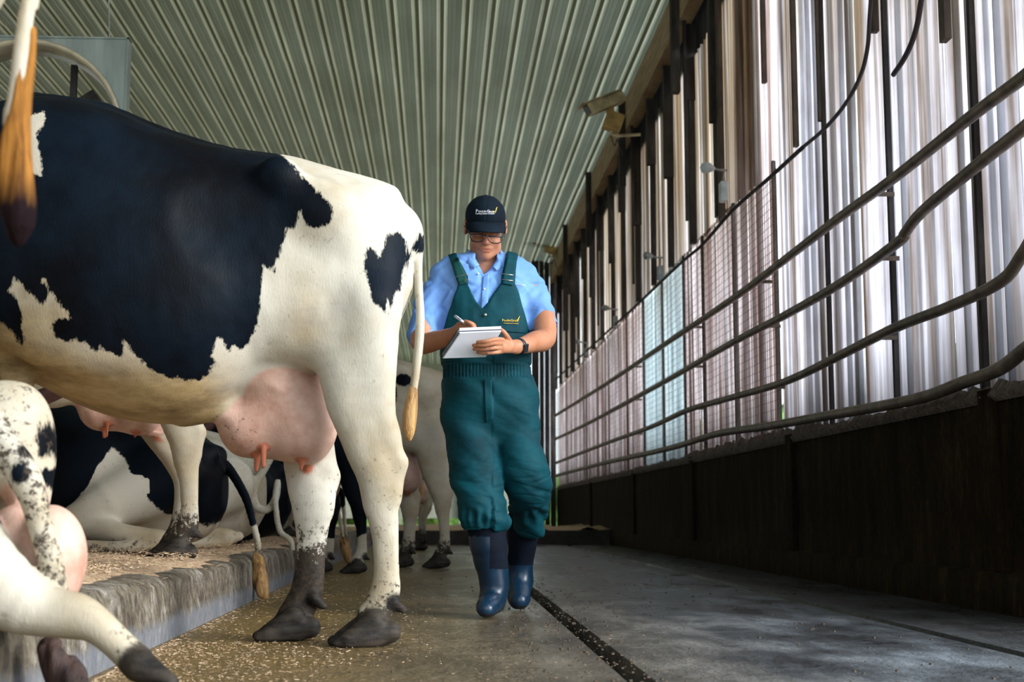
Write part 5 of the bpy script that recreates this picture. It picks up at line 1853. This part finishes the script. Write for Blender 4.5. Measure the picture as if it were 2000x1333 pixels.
t0 = at(1015, 1175, 6.33)
br += chain([(t0[0] + .005, 6.47, .135, .048), (t0[0], 6.40, .085, .052), (t0[0] - .002, 6.34, .052, .052), (t0[0] - .004, 6.30, .045, .042)], flat=(1, 1, .95), k=.03, n=2)
V, Q = surf(br, .0055)
V[:, 2] = np.maximum(V[:, 2], .006)
up = V[Q].mean(axis=1)
mask_up = up[:, 2] > at(1020, 1105, 6.35)[2]
mask_sole = up[:, 2] < .022
bt2 = link('boot', np_mesh('boot', *submesh(V, Q, ~mask_up & ~mask_sole)), man, MAT_BOOT)
child(link('boot_upper', np_mesh('boot_upper', *submesh(V, Q, mask_up)), bt2, MAT_BOOT_UP))
child(link('boot_sole', np_mesh('boot_sole', *submesh(V, Q, mask_sole)), bt2, MAT_SOLE))

# cap: six panel crown and curved peak
cr = [('u', ell(H(0, .018, .052), (.092, .112, .098), hf), 0)]
n_ = hf @ np.array([0, .0, 1.0]); c0 = H(0, 0, .034)
cr.append(('s', (lambda x, y, z: ((x - c0[0]) * n_[0] + (y - c0[1]) * n_[1] + (z - c0[2]) * n_[2]), HC - .3, HC + .3), 0))
cr.append(('u', ell(H(0, .018, .150), (.007, .007, .004), hf), .002))
V, Q = surf(cr, .004)
L = (V - HC) @ hf
ang = np.arctan2(L[:, 1] - .018, L[:, 0])
seam = np.exp(-((((ang + math.pi / 2) / (math.pi / 3) + .5) % 1 - .5) / .03) ** 2) * (L[:, 2] > .04)
V = shift(V, Q, lambda V: -.0016 * seam + .0015 * vnoise(V[:, 0] * 30, V[:, 1] * 30, V[:, 2] * 30))
cap = link('cap', np_mesh('cap', V, Q), man, MAT_CAP)
capbvh = BVHTree.FromPolygons(V.tolist(), Q.tolist())
V = []; nu, nv = 24, 8
for j in range(nv + 1):
    t = j / nv
    for i in range(nu + 1):
        a = math.radians(-78 + 156 * i / nu)
        w = .088 * (1 - .03 * t)
        x = w * math.sin(a)
        yb = .018 - .112 * math.cos(math.asin(min(1, abs(math.sin(a)) * .97)))      # joint with crown
        y = yb - t * .088 * (math.cos(a) ** .6 if math.cos(a) > 0 else 0)
        z = .040 - .030 * (1 - math.cos(a)) * (.35 + .65 * t) - .030 * t
        V.append(H(x, y, z))
Q = [(j * (nu + 1) + i, j * (nu + 1) + i + 1, (j + 1) * (nu + 1) + i + 1, (j + 1) * (nu + 1) + i) for j in range(nv) for i in range(nu)]
o = child(link('peak', np_mesh('peak', V, Q), cap, MAT_CAP))
s = o.modifiers.new('t', 'SOLIDIFY'); s.thickness = .005


def lettering(name, text, bvh, x0, x1, yb, mat, parent, lift=.002, slope=0.0, shear=0.0, yscale=1.0):
    """embroidered words laid on a surface between two photo columns"""
    cu = bpy.data.curves.new(name, 'FONT'); cu.body = text; cu.size = 1.0; cu.resolution_u = 2
    ob = bpy.data.objects.new(name, cu); COL.objects.link(ob)
    bpy.context.view_layer.update()
    dg = bpy.context.evaluated_depsgraph_get()
    me = bpy.data.meshes.new_from_object(ob.evaluated_get(dg))
    bpy.data.objects.remove(ob)
    co = np.zeros(len(me.vertices) * 3); me.vertices.foreach_get('co', co); co = co.reshape(-1, 3)
    w = co[:, 0].max() - co[:, 0].min(); s = (x1 - x0) / w
    out = []
    mnx = co[:, 0].min()
    for c in co:
        px = x0 + (c[0] - mnx) * s; py = yb - c[1] * s * yscale + (px - x0) * slope
        out.append(onto(bvh, px, py, lift))
    me.vertices.foreach_set('co', np.array(out, np.float32).ravel()); me.update()
    o = child(link(name, me, parent, mat)) if parent is not man else link(name, me, parent, mat)
    m = o.modifiers.new('t', 'SOLIDIFY'); m.thickness = .0012
    return o


lettering('cap_lettering', 'P', capbvh, 929.5, 933.2, 415, MAT_WHITE, cap, slope=-.0)
lettering('cap_lettering', 'OULIN', capbvh, 934, 949.5, 415, MAT_WHITE, cap, yscale=.95)
lettering('cap_lettering', 'G', capbvh, 951, 955.8, 415.3, MAT_WHITE, cap)
lettering('cap_lettering', 'RAIN', capbvh, 956.4, 967.8, 415.4, MAT_WHITE, cap, yscale=.95)
lettering('cap_tagline', 'Leading animal nutrition', capbvh, 929, 966, 418.6, MAT_WHITE, cap)
for i in range(5):
    a = onto(capbvh, 966.5 + i * .55, 416 - i * 2.0, .003)
    child(MB().tube([a, onto(capbvh, 968.5 + i * .7, 413.5 - i * 2.2, .003)], [.0026, .0012], 6).build('wheat_grain', MAT_YEL, cap))
lettering('bib_lettering', 'PoulinGrain', bibbvh, 981, 1012, 628, MAT_YEL, over, lift=.008, slope=.02)
lettering('bib_tagline', 'A Family Feed Company', bibbvh, 984, 1013, 632.5, MAT_YEL, over, lift=.008, slope=.02)
child(MB().tube([onto(bibbvh, 1008, 627, .006), onto(bibbvh, 1011, 626, .006), onto(bibbvh, 1015, 618, .006)], [.003, .0035, .001], 6).build('wheat_grain', MAT_YEL, over))
lettering('shirt_lettering', 'POULIN GRAIN', shbvh, 1004, 1026, 556, MAT_WHITE, shirt, lift=.003, slope=.12)

# spectacles
def gl(px, py, Y): return at(px, py, Y)
GY = 5.985
gb = MB()
lensL = [(919, 458), (930, 457.2), (941, 458.2), (945.5, 460.5), (944.5, 466), (941, 471), (934, 472.8), (925, 471.8), (920.5, 468.5), (918.5, 463)]
lensR = [(953, 462.5), (960, 462), (972, 462.4), (981.5, 463.5), (981.5, 468), (978, 473), (972, 475.6), (964, 475.2), (957.5, 472.6), (954, 468)]
for Lp in (lensL, lensR):
    lp_ = spline(Lp + [Lp[0]], 4)[:-1]
    gb.tube([gl(a, b, GY + (abs(a - 949) / 34) ** 2 * .02) for a, b in lp_], .0026, 6, closed=True)
gb.tube([gl(944.8, 461.2, GY), gl(949, 460.4, GY - .002), gl(953.5, 462.8, GY)], .0022, 6)
gb.tube([gl(915, 453, GY + .02), gl(919, 458.2, GY + .018), gl(930, 457.2, GY + .008), gl(941, 458.4, GY), gl(945, 460.6, GY)], .0030, 6)
gb.tube([gl(985, 461.5, GY + .02), gl(981.5, 463.6, GY + .018), gl(970, 462.2, GY + .008), gl(955, 462.4, GY)], .0030, 6)
gb.tube([gl(915, 453, GY + .02), gl(909, 443, 6.10), gl(906, 441, 6.14)], .0025, 6)
gb.tube([gl(985, 461.5, GY + .02), gl(988, 446, 6.10), gl(990, 442, 6.14)], .0025, 6)
gls = gb.build('spectacles', MAT_FRAME, man)
gl_m = bpy.data.materials.new('lens_glass'); gl_m.use_nodes = True
pp = gl_m.node_tree.nodes['Principled BSDF']
pp.inputs['Transmission Weight'].default_value = 1.0; pp.inputs['Roughness'].default_value = 0.02; pp.inputs['IOR'].default_value = 1.05
pp.inputs['Alpha'].default_value = 0.35
for Lp in (lensL, lensR):
    b = MB().add([gl(a, c, GY + (abs(a - 949) / 34) ** 2 * .02) for a, c in Lp], [tuple(range(len(Lp)))])
    child(b.build('lens', gl_m, gls))

# watch
wp = Mn(1013, 677, 5.815)
ax = np.array(armR[-1][:3]) - np.array(armR[-3][:3]); ax /= np.linalg.norm(ax)
u = np.cross(ax, [0, 0, 1.0]); u /= np.linalg.norm(u); w = np.cross(u, ax)
b = MB(); V = []; n = 28
for e in (-.011, .011):
    for k in range(n):
        a = 2 * math.pi * k / n
        V.append(wp + ax * e + .0345 * (math.cos(a) * u + math.sin(a) * w))
b.add(V, [(k, (k + 1) % n, n + (k + 1) % n, n + k) for k in range(n)], True)
wt = b.build('wrist_watch', MAT_WATCH, man)
s = wt.modifiers.new('t', 'SOLIDIFY'); s.thickness = .004; s.offset = 1
nrm = (-u * (1 if u[1] > 0 else -1)) * .9 + np.array([0, 0, -.25]); nrm /= np.linalg.norm(nrm)
v2 = np.cross(nrm, ax); v2 /= np.linalg.norm(v2)
child(MB().obox(wp + nrm * .037, ax * .016, v2 * .018, nrm * .005).build('watch_case', MAT_WATCH, wt, .003))
# ring
rp = Mn(953, 690, 5.67)
child_r = MB().tube([rp + .0098 * np.array([.1 * math.cos(a), math.cos(a), math.sin(a)]) for a in np.linspace(0, 2 * math.pi, 16, endpoint=False)], .0012, 6, closed=True).build('ring', MAT_METAL, man)

# notebook: pad seen from below, pages folded over, spiral on the left edge
TL, TR, BR, BL = Mn(897.5, 652, 5.655), Mn(979, 648.5, 5.655), Mn(949, 698.5, 5.715), Mn(864, 701, 5.715)
nrm = np.cross(TR - TL, BL - TL); nrm /= np.linalg.norm(nrm)
if nrm[1] < 0: nrm = -nrm
nrm = nrm if nrm[2] > 0 else nrm
upn = at(897.5, 640, 5.655) - at(897.5, 652, 5.655)
nb = empty('notebook', Vector(TL), 'white spiral notebook held open in the hands of the person', 'notebook')
def slab(name, o0, o1, mat, g=0.0):
    c = [TL, TR, BR, BL]
    V = [p + upn * o0 for p in c] + [p + upn * o1 for p in c]
    return MB().add(V, [(3, 2, 1, 0), (4, 5, 6, 7), (0, 1, 5, 4), (1, 2, 6, 5), (2, 3, 7, 6), (3, 0, 4, 7)]).build(name, mat, nb)
slab('pages', 0.05, 0.28, MAT_PAPER)
slab('cover', 0.34, 0.42, simple('navy_cover', (0.01, 0.015, 0.06), .5, bump=0))
slab('page_block', 0.45, 0.92, MAT_PAPER)
for k in range(26):
    t = (k + .5) / 26
    c = TL * (1 - t) + BL * t + upn * .45
    e = (TR - TL); e /= np.linalg.norm(e)
    un = upn / np.linalg.norm(upn)
    MB().tube([c + .0085 * (1.25 * math.cos(a) * un + math.sin(a) * -e) for a in np.linspace(0, 2 * math.pi, 12, endpoint=False)], .0011, 5, closed=True).build('spiral_ring', simple('dark_wire', (0.03, 0.03, 0.03), .35, .6, bump=0) if k == 0 else bpy.data.materials['dark_wire'], nb)

# pen
pn = empty('pen', Vector(Mn(897, 624, 5.70)), 'white pen pointing up out of the writing hand', 'pen')
MB().tube([Mn(888, 617, 5.685), Mn(892, 620, 5.69), Mn(909, 633, 5.715)], [.0045, .0062, .006], 10).build('barrel', simple('white_plastic', (0.75, 0.80, 0.92), .3, bump=0), pn)
MB().tube([Mn(909, 633, 5.715), Mn(921, 642, 5.735)], [.0055, .0012], 10).build('tip', MAT_STEEL, pn)
MB().tube([Mn(889, 616.2, 5.678), Mn(901, 625.5, 5.692)], .0014, 6).build('clip', MAT_FRAME, pn)
